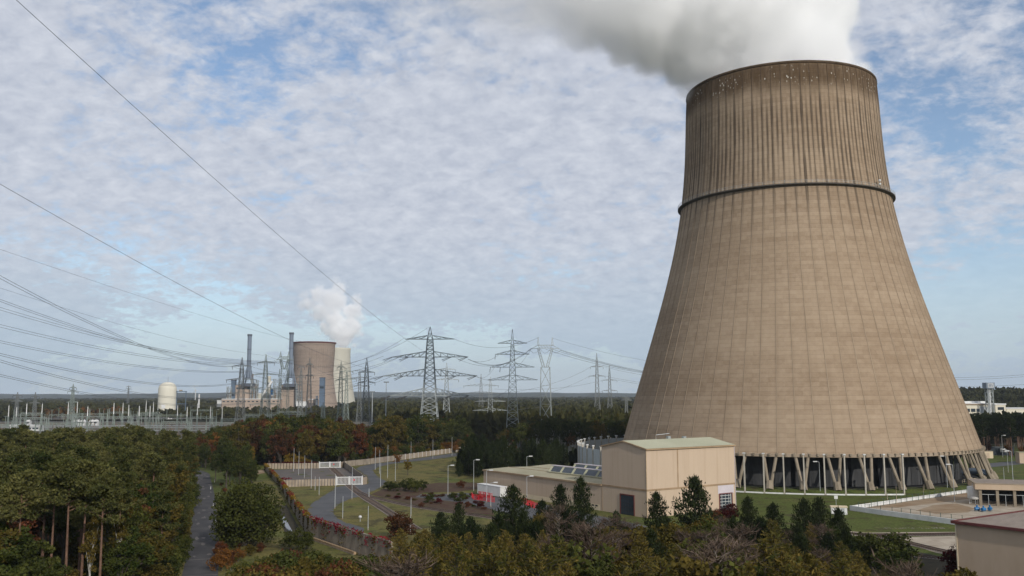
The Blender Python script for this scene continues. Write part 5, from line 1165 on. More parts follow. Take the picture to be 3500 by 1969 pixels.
for xp_, yt_, w_, lab_ in ((868, 1300, 4.5, 'open steel pipe tower right of the left boiler house'), (946, 1296, 5.0, 'open steel pipe tower left of the right boiler house'), (783, 1322, 3.5, 'low steel frame at the left end of the turbine hall'), (1022, 1335, 3.5, 'steel stair frame at the foot of the brown cooling tower')):
    hh_ = zat(yt_, Yp-5, xp_); t = thing('pipe_tower', lab_, 'tower', (base_at(xp_, Yp-5), Yp-5, 0)); lattice([(hh_*i/7, w_) for i in range(8)], .7, .4).build('steel_frame', M['steel'], t)
    for i in range(3): MB().tube([(-w_*.6+i*w_*.6, -w_*.3, 0), (-w_*.6+i*w_*.6, -w_*.3, hh_*(.7+.1*i))], .8, 8).build('pipe', M['pole_grey'] if i % 2 else M['flash'], t)
# conveyor ramps
t = thing('conveyor_bridge', 'inclined pale conveyor duct rising between the boiler houses', 'conveyor', (base_at(905, Yp-20), Yp-20, 0)); MB().beam((-5, 0, 30), (10, 0, 52), 3.0).build('duct', M['conc_white'], t)
for x, z in ((-4, 31), (8, 48)): MB().beam((x, 0, 0), (x, 0, z), 1.0).build('trestle', M['steel_dark'], t)
# reactor dome
Yd = 1200; X = base_at(570, Yd); hd = zat(1306, Yd, 569); t = thing('reactor_dome', 'cream reactor building with a rounded dome at the edge of the switchyard', 'reactor', (X, Yd, 0))
rd = 11.6; MB().lathe([(rd, 0), (rd, hd-10), (rd*.97, hd-7.5), (rd*.88, hd-4.6), (rd*.72, hd-2.4), (rd*.48, hd-.8), (rd*.22, hd-.1), (.05, hd)], 40).build('dome_shell', mat('cream_dome', (0.60, 0.57, 0.47), .8, .06, .05), t, True)
MB().box(-2.6, 2.2, -rd-.35, -rd+2, 14, 19).build('hatch', M['conc_white'], t); MB().lathe([(rd, .1), (rd+3, .1), (rd+3, 6), (rd, 6.5)], 40).build('skirt_building', M['conc_white'], t)
MB().tube([(0, 0, hd), (0, 0, hd+7)], .18, 5).build('aerial', M['steel_dark'], t)
t = thing('pipe_gantry', 'steel gantry with a platform right of the reactor dome', 'gantry', (base_at(618, Yd), Yd, 0)); hg = zat(1338, Yd, 618)
for x in (-6, 6): MB().beam((x, 0, 0), (x, 0, hg), .9).build('column', M['bluegrey'], t)
MB().beam((-8, 0, hg), (7, 0, hg), 1.0).build('beam', M['bluegrey'], t); MB().beam((-8, 0, hg*.55), (7, 0, hg*.55), .7).build('beam', M['bluegrey'], t); MB().box(-3, 1, -1, 1, hg+.5, hg+2).build('platform', M['conc'], t)
# wind turbine on the horizon
Yt = 3600; t = thing('wind_turbine', 'tiny white wind turbine on the skyline right of the reactor dome', 'wind turbine', (base_at(666, Yt), Yt, 0)); hh = zat(1334, Yt, 666)
MB().tube([(0, 0, 0), (0, 0, hh)], [2.4, 1.5], 10).build('tower', M['white_paint'], t); hb = MB().box(-1.5, 1.5, -3, 3, hh-1, hh+2).build('nacelle', M['white_paint'], t)
for k in range(3):
    a = math.pi/2+.3+k*2*math.pi/3; MB().beam((0, -3.2, hh+.5), (20*math.cos(a), -3.2, hh+.5+20*math.sin(a)), 1.6, .5).build('blade', M['white_paint'], t)
# flood light masts
for xp, Y, yt in ((1319, 760, 1307), (1272, 800, 1340)):
    hh = zat(yt, Y, xp); t = thing('floodlight_mast', 'tall floodlight mast with a ring head between the pylons' if xp > 1300 else 'lower floodlight mast near the dark grey pylon', 'mast', (base_at(xp, Y), Y, 0)); MB().tube([(0,0,0),(0,0,hh)],[.45,.25],8).build('mast', M['pole_grey'], t); MB().box(-2.2, 2.2, -.5, .5, hh-.2, hh+.6).build('lamp_head', M['steel_dark'], t)

# ------------------------------------------------------------------ the white works on the rise at the right
Yw = 700
M['cream'] = mat('cream_render', (0.66, 0.61, 0.48), .85, .06, .1)
w1 = block('office_building', 'cream office building with flat roofs behind the pines right of the tower', 3285, 3402, 1383, Yw, 16, M['cream'], wins=None, roofm=M['conc_white'])
for i in range(4): MB().box(-14+i*4.2, -10.6+i*4.2, -.12, -.004, 16.5, 19.0).build('window', M['glass'], w1)
MB().box(1, 9, -.14, -.004, 15.8, 20.5).build('roller_shutter', M['pole_grey'], w1); MB().box(-14, 13, -.8, -.4, 22.0, 22.6).build('canopy', M['flash'], w1); MB().box(-10, 8, 4, 10, 23.2, 24.6).build('roof_plant', M['conc_white'], w1)
w2 = block('office_building', 'cream end block of the office building with two windows', 3402.5, 3438, 1384, Yw-3, 18, M['cream'], roofm=M['conc_white'])
MB().box(-2.2, 2.6, -.12, -.004, 18.0, 20.2).build('window', M['glass'], w2); MB().box(-2.0, 2.4, -.12, -.004, 12.2, 14.0).build('window', M['glass'], w2)
block('office_building', 'low cream wing at the far right end of the office building', 3440, 3520, 1398, Yw+4, 14, M['cream'], wins=(6, .70, .86, .6), roofm=M['white_paint'])
X = base_at(3384, Yw-6); t = thing('sign_tower', 'steel lattice sign tower with a grey box head and white plate', 'tower', (X, Yw-6, 0)); z0, z1 = zat(1328, Yw-6, 3384), zat(1308, Yw-6, 3384)
lattice([(0, 2.0), (9, 2.0), (18, 2.0), (24, 2.0), (30, 2.0), (z0, 2.0)], .4, .2).build('lattice_mast', M['steel'], t); MB().tube([(0, -.4, 0), (0, -.4, z0)], .75, 12).build('lift_shaft', M['conc_white'], t)
hd_ = MB().box(-3.2, 3.2, -3.2, 3.2, z0, z1).build('head_box', mat('grey_blue_box', (0.20, 0.24, 0.28), .6, .1, .2), t)
MB().box(-2.0, 2.0, -3.32, -3.21, z0+.7, z1-.7).build('plate', M['white_paint'], hd_)
q = MB()
for x in (-1.2, -.1, 1.0): q.box(x-.3, x+.3, -3.38, -3.33, z0+1.2, z1-1.4)
q.box(-1.5, 1.3, -3.378, -3.33, z1-1.5, z1-1.25).build('emblem', M['bluegrey'], hd_)

# ------------------------------------------------------------------ low hills on the horizon and the wooded rise
def hill(name, x0, x1, Y, dep, hts, m):
    b_ = MB(); n = len(hts)*6; H_ = np.interp(np.linspace(0, len(hts)-1, n), range(len(hts)), hts) + np.array([3*math.sin(i*1.7)+2*math.sin(i*.61+2) for i in range(n)])*(max(hts)/60)
    rows = [(0, 0.0), (.35, .75), (.6, 1.0), (1.0, .0)]
    for r0, r1 in zip(rows[:-1], rows[1:]):
        for i in range(n-1):
            xa, xb = x0+(x1-x0)*i/(n-1), x0+(x1-x0)*(i+1)/(n-1); b_.quad((xa, Y+dep*r0[0], H_[i]*r0[1]-.2), (xb, Y+dep*r0[0], H_[i+1]*r0[1]-.2), (xb, Y+dep*r1[0], H_[i+1]*r1[1]-.2), (xa, Y+dep*r1[0], H_[i]*r1[1]-.2))
    tag(b_.build(name, m, None, True), kind='structure'); return lambda x, y: float(np.interp(x, np.linspace(x0, x1, n), H_))*float(np.interp((y-Y)/dep, [r[0] for r in rows], [r[1] for r in rows]))
M['farwood'] = mat('distant_woodland', (0.018, 0.026, 0.014), .95, 0, .01, .6, .05, c2=(0.038, 0.042, 0.018), detail=9)
hill('hills', -6000, 6500, 6800, 2500, [48, 50, 46, 52, 60, 58, 50, 46, 42, 38, 40, 38, 34, 40], M['farwood'])
RISE = (lambda x, y: 0)
rise = hill('wooded_rise', 200, 1500, 820, 900, [0, 6, 20, 26, 29, 29, 31, 33, 30], M['farwood'])
def ground_z(x, y):
    return rise(x, y) if 200 < x < 1500 and 820 < y < 1720 else 0.0

# ------------------------------------------------------------------ vegetation
TR = np.random.default_rng(21); PR = random.Random(77)
def unit(v): return v/np.maximum(np.linalg.norm(v, axis=1, keepdims=True), 1e-9)
def leafquads(C, size, asp=.7, D=None, spread=1.0):     # small quads at C, long axis D or random
    n = len(C); D = unit(TR.normal(size=(n, 3))) if D is None else unit(D + TR.normal(size=(n, 3))*.25*spread)
    T = unit(np.cross(D, TR.normal(size=(n, 3)))); s_ = (size*(.65+.7*TR.random(n)))[:, None] if np.isscalar(size) else size[:, None]
    a, b_ = D*s_*.5, T*s_*.5*asp
    V = np.stack([C-a-b_*.6, C-a*.2+b_-b_*0, C+a, C-a*.1-b_], 1).reshape(-1, 3)
    return V, np.arange(4*n).reshape(n, 4)
def tinted(name, parts, m):        # parts: (V, F, tintR per quad, bright per quad)
    Vs, Fs, cs = [], [], []; o = 0
    for V, F, tr, br_ in parts:
        Vs.append(V); Fs.append(F+o); o += len(V); k = F.shape[1]
        c = np.zeros((len(V), 3)); c[:, 0] = np.repeat(tr, k); c[:, 1] = np.repeat(br_, k); cs.append(c)
    return np_mesh(name, np.concatenate(Vs), np.concatenate(Fs), m, np.concatenate(cs))
def cloud(n, c, r, rng=TR):        # points in an ellipsoid, denser to the outside
    p = unit(rng.normal(size=(n, 3)))*(rng.random((n, 1))**.45); return np.array(c)+p*np.array(r)
# leaf colours
LM = {}
LM['pine'] = leafmat('pine_needles', (0.026, 0.038, 0.012), (0.140, 0.130, 0.044), .18)
LM['blackpine'] = leafmat('dark_needles', (0.008, 0.014, 0.006), (0.030, 0.038, 0.014), .10)
LM['oak'] = leafmat('dark_green_leaves', (0.017, 0.028, 0.008), (0.066, 0.070, 0.020), .2)
LM['green'] = leafmat('green_leaves', (0.026, 0.042, 0.011), (0.095, 0.096, 0.025), .24)
LM['olive'] = leafmat('olive_leaves', (0.050, 0.047, 0.012), (0.120, 0.086, 0.022), .22)
LM['yellow'] = leafmat('yellow_leaves', (0.085, 0.075, 0.014), (0.220, 0.135, 0.024), .25)
LM['orange'] = leafmat('orange_leaves', (0.070, 0.045, 0.014), (0.200, 0.086, 0.024), .25)
LM['red'] = leafmat('rust_red_leaves', (0.034, 0.026, 0.012), (0.125, 0.044, 0.022), .22)
LM['crimson'] = leafmat('crimson_leaves', (0.034, 0.010, 0.009), (0.090, 0.016, 0.016), .22)
LM['larch'] = leafmat('larch_needles', (0.040, 0.050, 0.013), (0.150, 0.108, 0.027), .22)
LM['twig'] = leafmat('bare_twigs', (0.050, 0.034, 0.026), (0.130, 0.096, 0.072), .05)
M['bark_pine'] = mat('pine_bark', (0.085, 0.048, 0.032), .95, 0, 1.2, .4, 6.0, c2=(0.185, 0.110, 0.075), detail=8)
M['bark'] = mat('grey_bark', (0.062, 0.052, 0.042), .95, .35, 1.2, .3, 6.0)
M['bark_birch'] = mat('birch_bark', (0.26, 0.25, 0.225), .85, 0, 1.8, c2=(0.50, 0.48, 0.44), detail=8)
M['twigbark'] = mat('bare_bark', (0.11, 0.088, 0.07), .95, 0, .5, c2=(0.22, 0.185, 0.15), detail=6)
PROTO = {}
def trunk_mesh(name, H, r0, r1, m, lean=.02, branches=(), n=7):
    b_ = MB(); k = 5; ox = PR.uniform(-lean, lean)*H; oy = PR.uniform(-lean, lean)*H
    pts = [(ox*(i/k)**1.6, oy*(i/k)**1.6, H*i/k) for i in range(k+1)]; b_.tube(pts, [r0*1.25]+[r0+(r1-r0)*i/k for i in range(1, k+1)], n, False)
    for a, c, r_ in branches: b_.tube([a, Vector(a).lerp(Vector(c), .55)+Vector((0, 0, .15)), c], [r_, r_*.7, r_*.3], 5, False)
    me = bpy.data.meshes.new(name); me.from_pydata(b_.v, [], b_.f); me.materials.append(m); me.update(); return me, (ox, oy)
def mk_pine(seed, H=18.0, cb=.50):
    PR.seed(seed); parts = []; br = []; ox = 0
    for i in range(17):
        z = H*(cb+(.99-cb)*(i/16)**.9); a = PR.uniform(0, 6.283); L_ = (3.5-2.4*((z/H-cb)/(1-cb))**1.6)*PR.uniform(.6, 1.1)
        tip = (L_*math.cos(a), L_*math.sin(a), z+PR.uniform(.1, 1.0)); br.append(((0, 0, z-.4), tip, .07))
        for k in range(3):
            f = (1.0, .66, .36)[k]; c = (tip[0]*f+PR.uniform(-.5, .5), tip[1]*f+PR.uniform(-.5, .5), z+(tip[2]-z)*f+.2)
            n = 74; C = cloud(n, c, (1.25, 1.25, .72)); V, F = leafquads(C, .50, .5, np.tile([[0, 0, .45]], (n, 1))+(C-np.array(c))*.8, 2.4)
            parts.append((V, F, np.clip(PR.uniform(0, .45)+TR.normal(0, .12, n), 0, 1), .75+.5*TR.random(n)))
    for k in range(3):
        n = 60; C = cloud(n, (PR.uniform(-.5, .5), PR.uniform(-.5, .5), H-.5-k*.5), (1.0, 1.0, .7)); V, F = leafquads(C, .6, .55); parts.append((V, F, np.clip(.25+TR.normal(0, .15, n), 0, 1), .75+.5*TR.random(n)))
    tm, _ = trunk_mesh('pine_trunk', H*.97, .24, .07, M['bark_pine'], .012, br); return tm, tinted('pine_crown', parts, LM['pine']), H
def mk_broad(seed, H=14.0, Wd=8.0, nc=46, nl=62, ls=.42, trunkh=.22, m='oak', bark='bark'):
    PR.seed(seed); parts = []; br = []; zc = H*(1+trunkh)/2; rz_ = H*(1-trunkh)/2
    for i in range(nc):
        u = PR.random()**.5; th = PR.uniform(0, 6.283); ph = math.acos(PR.uniform(-.85, 1)); rr = u*.86
        wob = 1+.16*math.sin(th*2+seed)+.12*math.sin(th*3.3+ph*2)
        c = (Wd/2*rr*math.sin(ph)*math.cos(th)*wob, Wd/2*rr*math.sin(ph)*math.sin(th)*wob, zc+rz_*rr*math.cos(ph)*PR.uniform(.85, 1.1)); r_ = PR.uniform(.10, .17)*Wd
        n = nl; C = cloud(n, c, (r_, r_, r_*.72)); V, F = leafquads(C, ls, .8); parts.append((V, F, np.clip(PR.uniform(0, .5)+TR.normal(0, .13, n), 0, 1), .72+.55*TR.random(n)))
        if i % 5 == 0: br.append(((0, 0, H*trunkh*1.1+PR.uniform(0, H*.2)), c, .09*H/14))
    tm, _ = trunk_mesh('broadleaf_trunk', H*.72, .022*H, .006*H, M[bark], .02, br); return tm, tinted('broadleaf_crown', parts, LM[m]), H
def mk_bpine(seed, H=12.0, Wd=7.0, n0=2700, m='blackpine'):
    PR.seed(seed); parts = []; nb = 60; br = []; lob = PR.uniform(0, 6)
    for i in range(nb):
        f = (i+.5)/nb; z = H*(.05+.93*f); rad = Wd/2*(1-f)**.55*min(1.0, .55+f*1.8)*(1+.14*math.sin(f*9+lob)); a = i*2.399+PR.uniform(-.4, .4); L_ = rad*PR.uniform(.50, 1.22)*(1+.16*math.sin(a*2+lob)); n = int(n0/nb*(1.35-.75*f))
        t_ = TR.random(n)**.55; tip = np.array([L_*math.cos(a), L_*math.sin(a), z+.10*L_]); b0 = np.array([0, 0, z-.35*L_*.5])
        C = b0+(tip-b0)*t_[:, None]+TR.normal(0, 1, (n, 3))*np.array([.34, .34, .22])*(.5+.09*Wd)
        D = np.tile([[.35*math.cos(a), .35*math.sin(a), .9]], (n, 1)); V, F = leafquads(C, .55, .38, D, 1.6)
        parts.append((V, F, np.clip(PR.uniform(0, .4)+TR.normal(0, .15, n), 0, 1), .7+.6*TR.random(n)))
        nu = 7; C = tip+TR.normal(0, .28, (nu, 3)); V, F = leafquads(C+np.array([0, 0, .3]), .85, .22, np.tile([[.15*math.cos(a), .15*math.sin(a), 1]], (nu, 1)), .8)
        parts.append((V, F, np.clip(.35+TR.normal(0, .15, nu), 0, 1), .8+.5*TR.random(nu)))
        if i % 4 == 0: br.append(((0, 0, z-.3), tuple(tip), .05))
    n = 50; C = np.array([0, 0, H-.4])+TR.normal(0, 1, (n, 3))*np.array([.25, .25, .35]); V, F = leafquads(C, .7, .3, np.tile([[0, 0, 1.0]], (n, 1)), 1.2); parts.append((V, F, np.full(n, .25), .8+.4*TR.random(n)))
    tm, _ = trunk_mesh('conifer_trunk', H*.97, .17, .03, M['bark'], .01, br); return tm, tinted('conifer_crown', parts, LM[m]), H
def mk_larch(seed, H=10.0, Wd=7.0):
    PR.seed(seed); parts = []; br = []; nb = 85
    for i in range(nb):
        f = (i+.5)/nb; z = H*(.10+.88*f); L_ = Wd/2*(1-f)**.62*PR.uniform(.65, 1.15); a = i*2.399+PR.uniform(-.5, .5); rise_ = PR.uniform(.05, .5)*L_
        tip = np.array([L_*math.cos(a), L_*math.sin(a), z+rise_]); b0 = np.array([0, 0, z]); n = int(14+26*L_/Wd*2)
        t_ = .15+.9*TR.random(n); C = b0+(tip-b0)*t_[:, None]+TR.normal(0, 1, (n, 3))*np.array([.16, .16, .13]); D = np.tile([(tip-b0)/max(L_, .1)], (n, 1))+np.array([[0, 0, .35]])
        V, F = leafquads(C, .46, .26, D, 2.4); parts.append((V, F, np.clip(PR.uniform(0, .6)+TR.normal(0, .14, n), 0, 1), .7+.6*TR.random(n))); br.append((tuple(b0), tuple(tip), .035))
    tm, _ = trunk_mesh('larch_trunk', H*.98, .15, .02, M['bark'], .015, br); return tm, tinted('larch_crown', parts, LM['larch']), H
def mk_bare(seed, H=9.0, Wd=7.0, pale=False):
    PR.seed(seed); br = []; tw = []; nb = 34
    for i in range(nb):
        f = (i+.5)/nb; z = H*(.12+.80*f); L_ = Wd/2*(1-.65*f)*PR.uniform(.6, 1.15); a = i*2.399+PR.uniform(-.6, .6); up = PR.uniform(.25, 1.0)
        b0 = Vector((0, 0, z)); tip = Vector((L_*math.cos(a), L_*math.sin(a), z+L_*up)); br.append((tuple(b0), tuple(tip), .05))
        for k in range(9):
            q = b0.lerp(tip, PR.uniform(.3, 1.0)); dv = (tip-b0).normalized()*PR.uniform(.4, 1.2)+Vector((PR.uniform(-1, 1), PR.uniform(-1, 1), PR.uniform(-.3, .9)))*.8; e_ = q+dv; tw.append((q, e_, .05))
            for j in range(6):
                q2 = q.lerp(e_, PR.uniform(.2, 1)); tw.append((q2, q2+dv*.35+Vector((PR.uniform(-1, 1), PR.uniform(-1, 1), PR.uniform(-.4, .9)))*.55, .034))
    P0 = np.array([t[0] for t in tw]); P1 = np.array([t[1] for t in tw]); w_ = np.array([t[2] for t in tw])[:, None]; d = unit(P1-P0); s_ = unit(np.cross(d, TR.normal(size=d.shape)))*w_
    V = np.stack([P0-s_, P0+s_, P1+s_*.3, P1-s_*.3], 1).reshape(-1, 3); n = len(tw)
    tm, _ = trunk_mesh('bare_trunk', H*.95, .11, .02, M['bark_birch'] if pale else M['twigbark'], .03, br)
    return tm, tinted('twigs', [(V, np.arange(4*n).reshape(n, 4), np.clip(TR.normal(.3, .25, n), 0, 1), .7+.6*TR.random(n))], LM['twig']), H
for i in range(6): PROTO['pine', i] = mk_pine(100+i)
for i in range(3): PROTO['tallpine', i] = mk_pine(150+i, 20.0, .70)
for i in range(5): PROTO['broad', i] = mk_broad(200+i)
for i in range(6): PROTO['mass', i] = mk_broad(220+i, 14, 9.0, 64, 58, .50, .02, 'oak')
for i in range(3): PROTO['fine', i] = mk_broad(250+i, 14, 14.0, 150, 110, .42, .0, 'oak')
for i in range(4): PROTO['bush', i] = mk_broad(300+i, 5, 6.0, 40, 60, .30, .02, 'green')
for i in range(3): PROTO['birch', i] = mk_broad(400+i, 15, 5.6, 46, 50, .40, .26, 'green', 'bark_birch')
for i in range(5): PROTO['bpine', i] = mk_bpine(500+i, 12.0, 8.6, 3600)
for i in range(4): PROTO['larch', i] = mk_larch(600+i)
for i in range(4): PROTO['bare', i] = mk_bare(700+i)
NAMES = {'tallpine': 'pine_tree', 'darkpine': 'dark_pine_tree', 'mass': 'autumn_tree', 'pine': 'pine_tree', 'broad': 'broadleaf_tree', 'fine': 'broadleaf_tree', 'bush': 'shrub', 'birch': 'birch_tree', 'bpine': 'conifer_tree', 'larch': 'larch_tree', 'bare': 'bare_tree'}
CATS = {'tallpine': 'tree', 'mass': 'tree', 'darkpine': 'tree', 'pine': 'tree', 'broad': 'tree', 'fine': 'tree', 'bush': 'shrub', 'birch': 'tree', 'bpine': 'tree', 'larch': 'tree', 'bare': 'tree'}
COUNT = {}
def plant(kind, X, Y, h, wscale=1.0, label='', group=None, leaf=None, z=0.0, idx=None):
    ks = [k for k in PROTO if k[0] == kind]; k = ks[PR.randrange(len(ks))] if idx is None else (kind, idx); tm, cm, H = PROTO[k]; s_ = h/H
    t = thing(NAMES[kind], label, CATS[kind], (X, Y, z-.05), PR.uniform(0, 6.283), group); t.scale = (s_*wscale, s_*wscale, s_)
    inst(tm, 'trunk', t); c = inst(cm, 'crown', t)
    if leaf: c.material_slots[0].link = 'OBJECT'; c.material_slots[0].material = LM[leaf]
    COUNT[kind] = COUNT.get(kind, 0)+1; return t
for i in range(6): PROTO['darkpine', i] = PROTO['pine', i]
def spot(xp): return 'beside the dry lawn' if xp < 1600 else 'before the low wing' if xp < 2060 else 'before the tall hall block' if xp < 2520 else 'before the tower lawn'
def pspot(x, y): return 'at the back of the left wood below the switchyard' if y > 300 else 'close to the forest road' if road_x(y)-x < 22 else 'in the front rows of the left wood' if y < 195 else 'in the middle of the dense left wood'
def road_x(y): return float(np.interp(y, [p[1] for p in road_line], [p[0] for p in road_line]))
def spread(n, fn, dmin, tries=40000, seed=1):
    r_ = random.Random(seed); out = []; grid = {}
    for _ in range(tries):
        if len(out) >= n: break
        p = fn(r_)
        if p is None: continue
        gx_, gy_ = int(p[0]//dmin), int(p[1]//dmin)
        if any((p[0]-q[0])**2+(p[1]-q[1])**2 < dmin*dmin for i in (-1, 0, 1) for j in (-1, 0, 1) for q in grid.get((gx_+i, gy_+j), ())): continue
        grid.setdefault((gx_, gy_), []).append(p); out.append(p)
    return out
# --- pine wood left of the forest road
def fw(r_):
    y = 152+(352-152)*r_.random()**.9; x = r_.uniform(-.63*y-6, road_x(y)-5.2); return (x, y)
pts = sorted(spread(390, fw, 4.6, seed=3), key=lambda p: p[1])
for i, (x, y) in enumerate(pts):
    edge = road_x(y)-x; q = PR.random(); h = PR.uniform(13.5, 20.5)
    top = px_of((x, y, h)); cap = 1450+PR.uniform(0, 1)**1.5*70
    if top[1] < cap: h = max(9, zat(cap, y, top[0]))
    if edge < 17 and q < .6:
        h2 = PR.uniform(7, 13) if edge < 12 else PR.uniform(10, 15)
        lf = PR.choice(['green', 'green', 'olive', 'oak', 'green', 'red']); nm = {'green': 'fresh green', 'olive': 'yellowing olive', 'oak': 'dark green', 'red': 'reddish'}[lf]
        plant('broad', x, y, h2, 1.0, f'{nm} broadleaf tree at the left edge of the forest road', 'broadleaf trees left of the forest road', lf)
    elif q > .86: plant('broad', x, y, h*.88, 1.0, 'olive or reddish broadleaf tree standing among the pines of the left wood', 'broadleaf trees in the pine wood', PR.choice(['green', 'olive', 'olive', 'green', 'red']))
    else: plant('pine', x, y, h, PR.uniform(.9, 1.15), ('tall' if h > 17 else 'shorter') + ' dark green pine ' + pspot(x, y), 'pines of the left wood')
for i in range(44):
    y = 150+(345-150)*i/43; plant('bush', road_x(y)-PR.uniform(4.0, 6.0), y, PR.uniform(2.2, 6.0), 1.0, 'roadside bush leaning out from the left wood over the verge', 'bushes on the left road verge', PR.choice(['green', 'oak', 'olive', 'green', 'oak']))
for xp, Y, top, zb_ in ((255,135,1590,0),(203,139,1605,0),(307,136,1596,0),(370,131,1640,0),(90,128,1630,0),(20,134,1600,0),(425,147,1630,0)):
    plant('tallpine', base_at(xp, Y), Y, zat(top, Y, xp), 1.0, 'tall pine with a long bare reddish trunk at the front of the left wood', 'bare-trunked pines at the front of the left wood')
for xp, Y, top, lf in ((30,128,1760,'green'),(95,124,1800,'oak'),(160,126,1830,'green'),(-20,124,1740,'olive'),(60,118,1850,'green'),(200,122,1890,'oak'),(440,138,1830,'green'),(480,140,1790,'green'),(530,146,1770,'olive')):
    plant('broad', base_at(xp, Y), Y, zat(top, Y, xp), 1.1, 'leafy green tree filling the front edge of the left wood below the pines', 'leafy trees at the front of the left wood', lf)
# understorey at the bottom edge of the wood
for i in range(46):
    y = PR.uniform(138, 172); x = PR.uniform(-.60*y, road_x(y)-5.5); plant('bush', x, y, PR.uniform(2.5, 6.5), 1.1, 'leafy green shrub under the pines at the edge of the left wood', 'undergrowth of the left wood', PR.choice(['green', 'oak', 'green', 'olive']))
for xp, Y in ((335, 136), (430, 140)):
    plant('birch', base_at(xp, Y), Y, 15, .6, 'thin pale birch stem at the front edge of the left pine wood', 'birches before the pine wood', 'olive')
for xp, Y, top in ((595, 262, 1600), (575, 285, 1570), (520, 240, 1620), (600, 215, 1690)): plant('broad', base_at(xp, Y), Y, zat(top, Y, xp), .9, 'light green birch-like tree leaning over the left side of the forest road', 'light trees over the forest road', 'green')
# --- trees right of the road and the belt behind the yard
plant('fine', base_at(853, 190), 190, zat(1622, 190, 853)+2.2, 1.0, 'big round dark green broadleaf tree between the forest road and the creeper wall', None, 'oak', z=-2.2, idx=1)
for xp, Y, top, ws, lf, lab in ((782,305,1520,.95,'oak','large dark green tree on the grass bank right of the forest road'),(745,330,1545,.9,'oak','dark green tree at the right edge of the forest road behind the bank'),(812,318,1590,.8,'green','smaller green tree on the grass bank'),(867,390,1519,.6,'yellow','yellow-green young tree behind the yard fence'),
                              (1040,405,1530,.8,'red','reddish brown tree behind the rear gate'),(1090,410,1528,.8,'orange','rust brown spreading tree behind the rear gate'),(1210,405,1540,.9,'green','green shrubby tree behind the brown fence')):
    plant('broad', base_at(xp, Y), Y, zat(top, Y, xp), ws, lab, None, lf)
for xp, Y, top in ((700,398,1500),(690,412,1482),(720,425,1478),(672,415,1500)): plant('broad', base_at(xp, Y), Y, zat(top, Y, xp), .8, 'orange-brown tree closing the end of the forest road', 'orange trees at the end of the road', 'orange')
ENV = ([640, 720, 800, 900, 1000, 1100, 1180, 1260, 1330, 1400, 1500, 1580, 1640, 1720, 1800], [1470, 1450, 1432, 1402, 1396, 1404, 1420, 1440, 1402, 1392, 1394, 1412, 1470, 1490, 1490])
def fb_(r_):
    y = r_.uniform(396, 560); xp = r_.uniform(660, 1800); x = base_at(xp, y)
    b_ = px_of((x, y, 0))
    if xp > 1130 and b_[1] > np.interp(xp, [1130, 1250, 1400, 1600, 1800], [1600, 1582, 1560, 1535, 1520]): return None
    if abs(x-x1) < 9 and abs(y-Y1) < 12: return None
    return (x, y)
for x, y in spread(290, fb_, 4.9, seed=8):
    xp = px_of((x, y, 0))[0]; env = float(np.interp(xp, *ENV))+PR.uniform(0, 34); h = min(PR.uniform(16, 24), zat(env, y, xp)); front = y < 440
    if h < 4: continue
    q = PR.random(); lf = 'oak'
    if xp > 1250 and xp < 1640 and front: lf = PR.choice(['orange', 'yellow', 'orange', 'green', 'olive', 'red']); h = min(h, PR.uniform(6, 9.5))
    elif q < .15: lf = 'red'
    elif q < .32: lf = 'olive'
    elif q < .36: lf = 'orange'
    elif q < .6: lf = 'green'
    nm = {'oak': 'dark green', 'red': 'rust red', 'olive': 'olive', 'orange': 'orange', 'green': 'green', 'yellow': 'yellow'}[lf]
    plant('mass', x, y, h, PR.uniform(.85, 1.15)*(1.25 if h < 10 else 1), f'{nm} autumn tree in the belt behind the gated yard and service road', f'{nm} trees of the middle belt', lf)
for i in range(60):
    xp = PR.uniform(800, 1600); y = PR.uniform(392, 430) if xp < 1180 else PR.uniform(1.0, 1.06)*float(np.interp(xp, [1180, 1250, 1400, 1600], [405, 415, 445, 490]))
    lf = PR.choice(['oak', 'oak', 'green', 'olive', 'red', 'yellow'] if xp < 1250 else ['orange', 'yellow', 'olive', 'green', 'orange']); nm = {'oak': 'dark green', 'red': 'rust red', 'olive': 'olive', 'orange': 'orange', 'green': 'green', 'yellow': 'yellow'}[lf]
    plant('bush', base_at(xp, y), y, PR.uniform(3.5, 7.0), 1.1, f'{nm} bush at the foot of the tree belt behind the fences', f'{nm} bushes at the foot of the belt', lf)
for i in range(18):
    y = PR.uniform(300, 392); x = road_x(y)+PR.uniform(8, 20); plant('mass', x, y, PR.uniform(7, 14), .8, 'dark green tree on the bank between the forest road and the yard', 'trees on the bank', PR.choice(['oak', 'oak', 'green']))
# single trees and shrubs on the lawn
plant('broad', base_at(1396, 352), 352, zat(1568, 352, 1396), 1.0, 'small golden yellow tree on the lawn before the roadside fence', None, 'yellow')
plant('broad', base_at(1360, 385), 385, zat(1545, 385, 1360), 1.0, 'orange tree at the roadside before the brown fence', None, 'orange'); plant('broad', base_at(1580, 408), 408, zat(1512, 408, 1580), .7, 'bright orange tree at the end of the roadside fence', None, 'orange')
for xp, yp, h, lf in ((1345,1680,3.4,'oak'),(1380,1678,3.8,'oak'),(1415,1682,4.0,'green'),(1440,1676,3.4,'oak'),(1325,1676,3.0,'oak'),(1400,1668,3.6,'green')):
    c = G(xp, yp); plant('bush', c.x, c.y, h, 1.1, 'dark green bush in the heather between the road and the railway', 'bushes in the heather', lf)
for xp, yp, h, lf in ((1470,1716,2.6,'oak'),(1580,1712,2.8,'green'),(1545,1708,2.2,'oak'),(1500,1722,1.8,'crimson'),(1575,1668,2.6,'red'),(1640,1738,2.0,'crimson'),(1600,1735,1.8,'red'),(1440,1735,1.5,'red')):
    c = G(xp, yp); plant('bush', c.x, c.y, h, 1.2, 'low bush among the heather beside the curved railway track', 'low bushes by the curved track', lf)
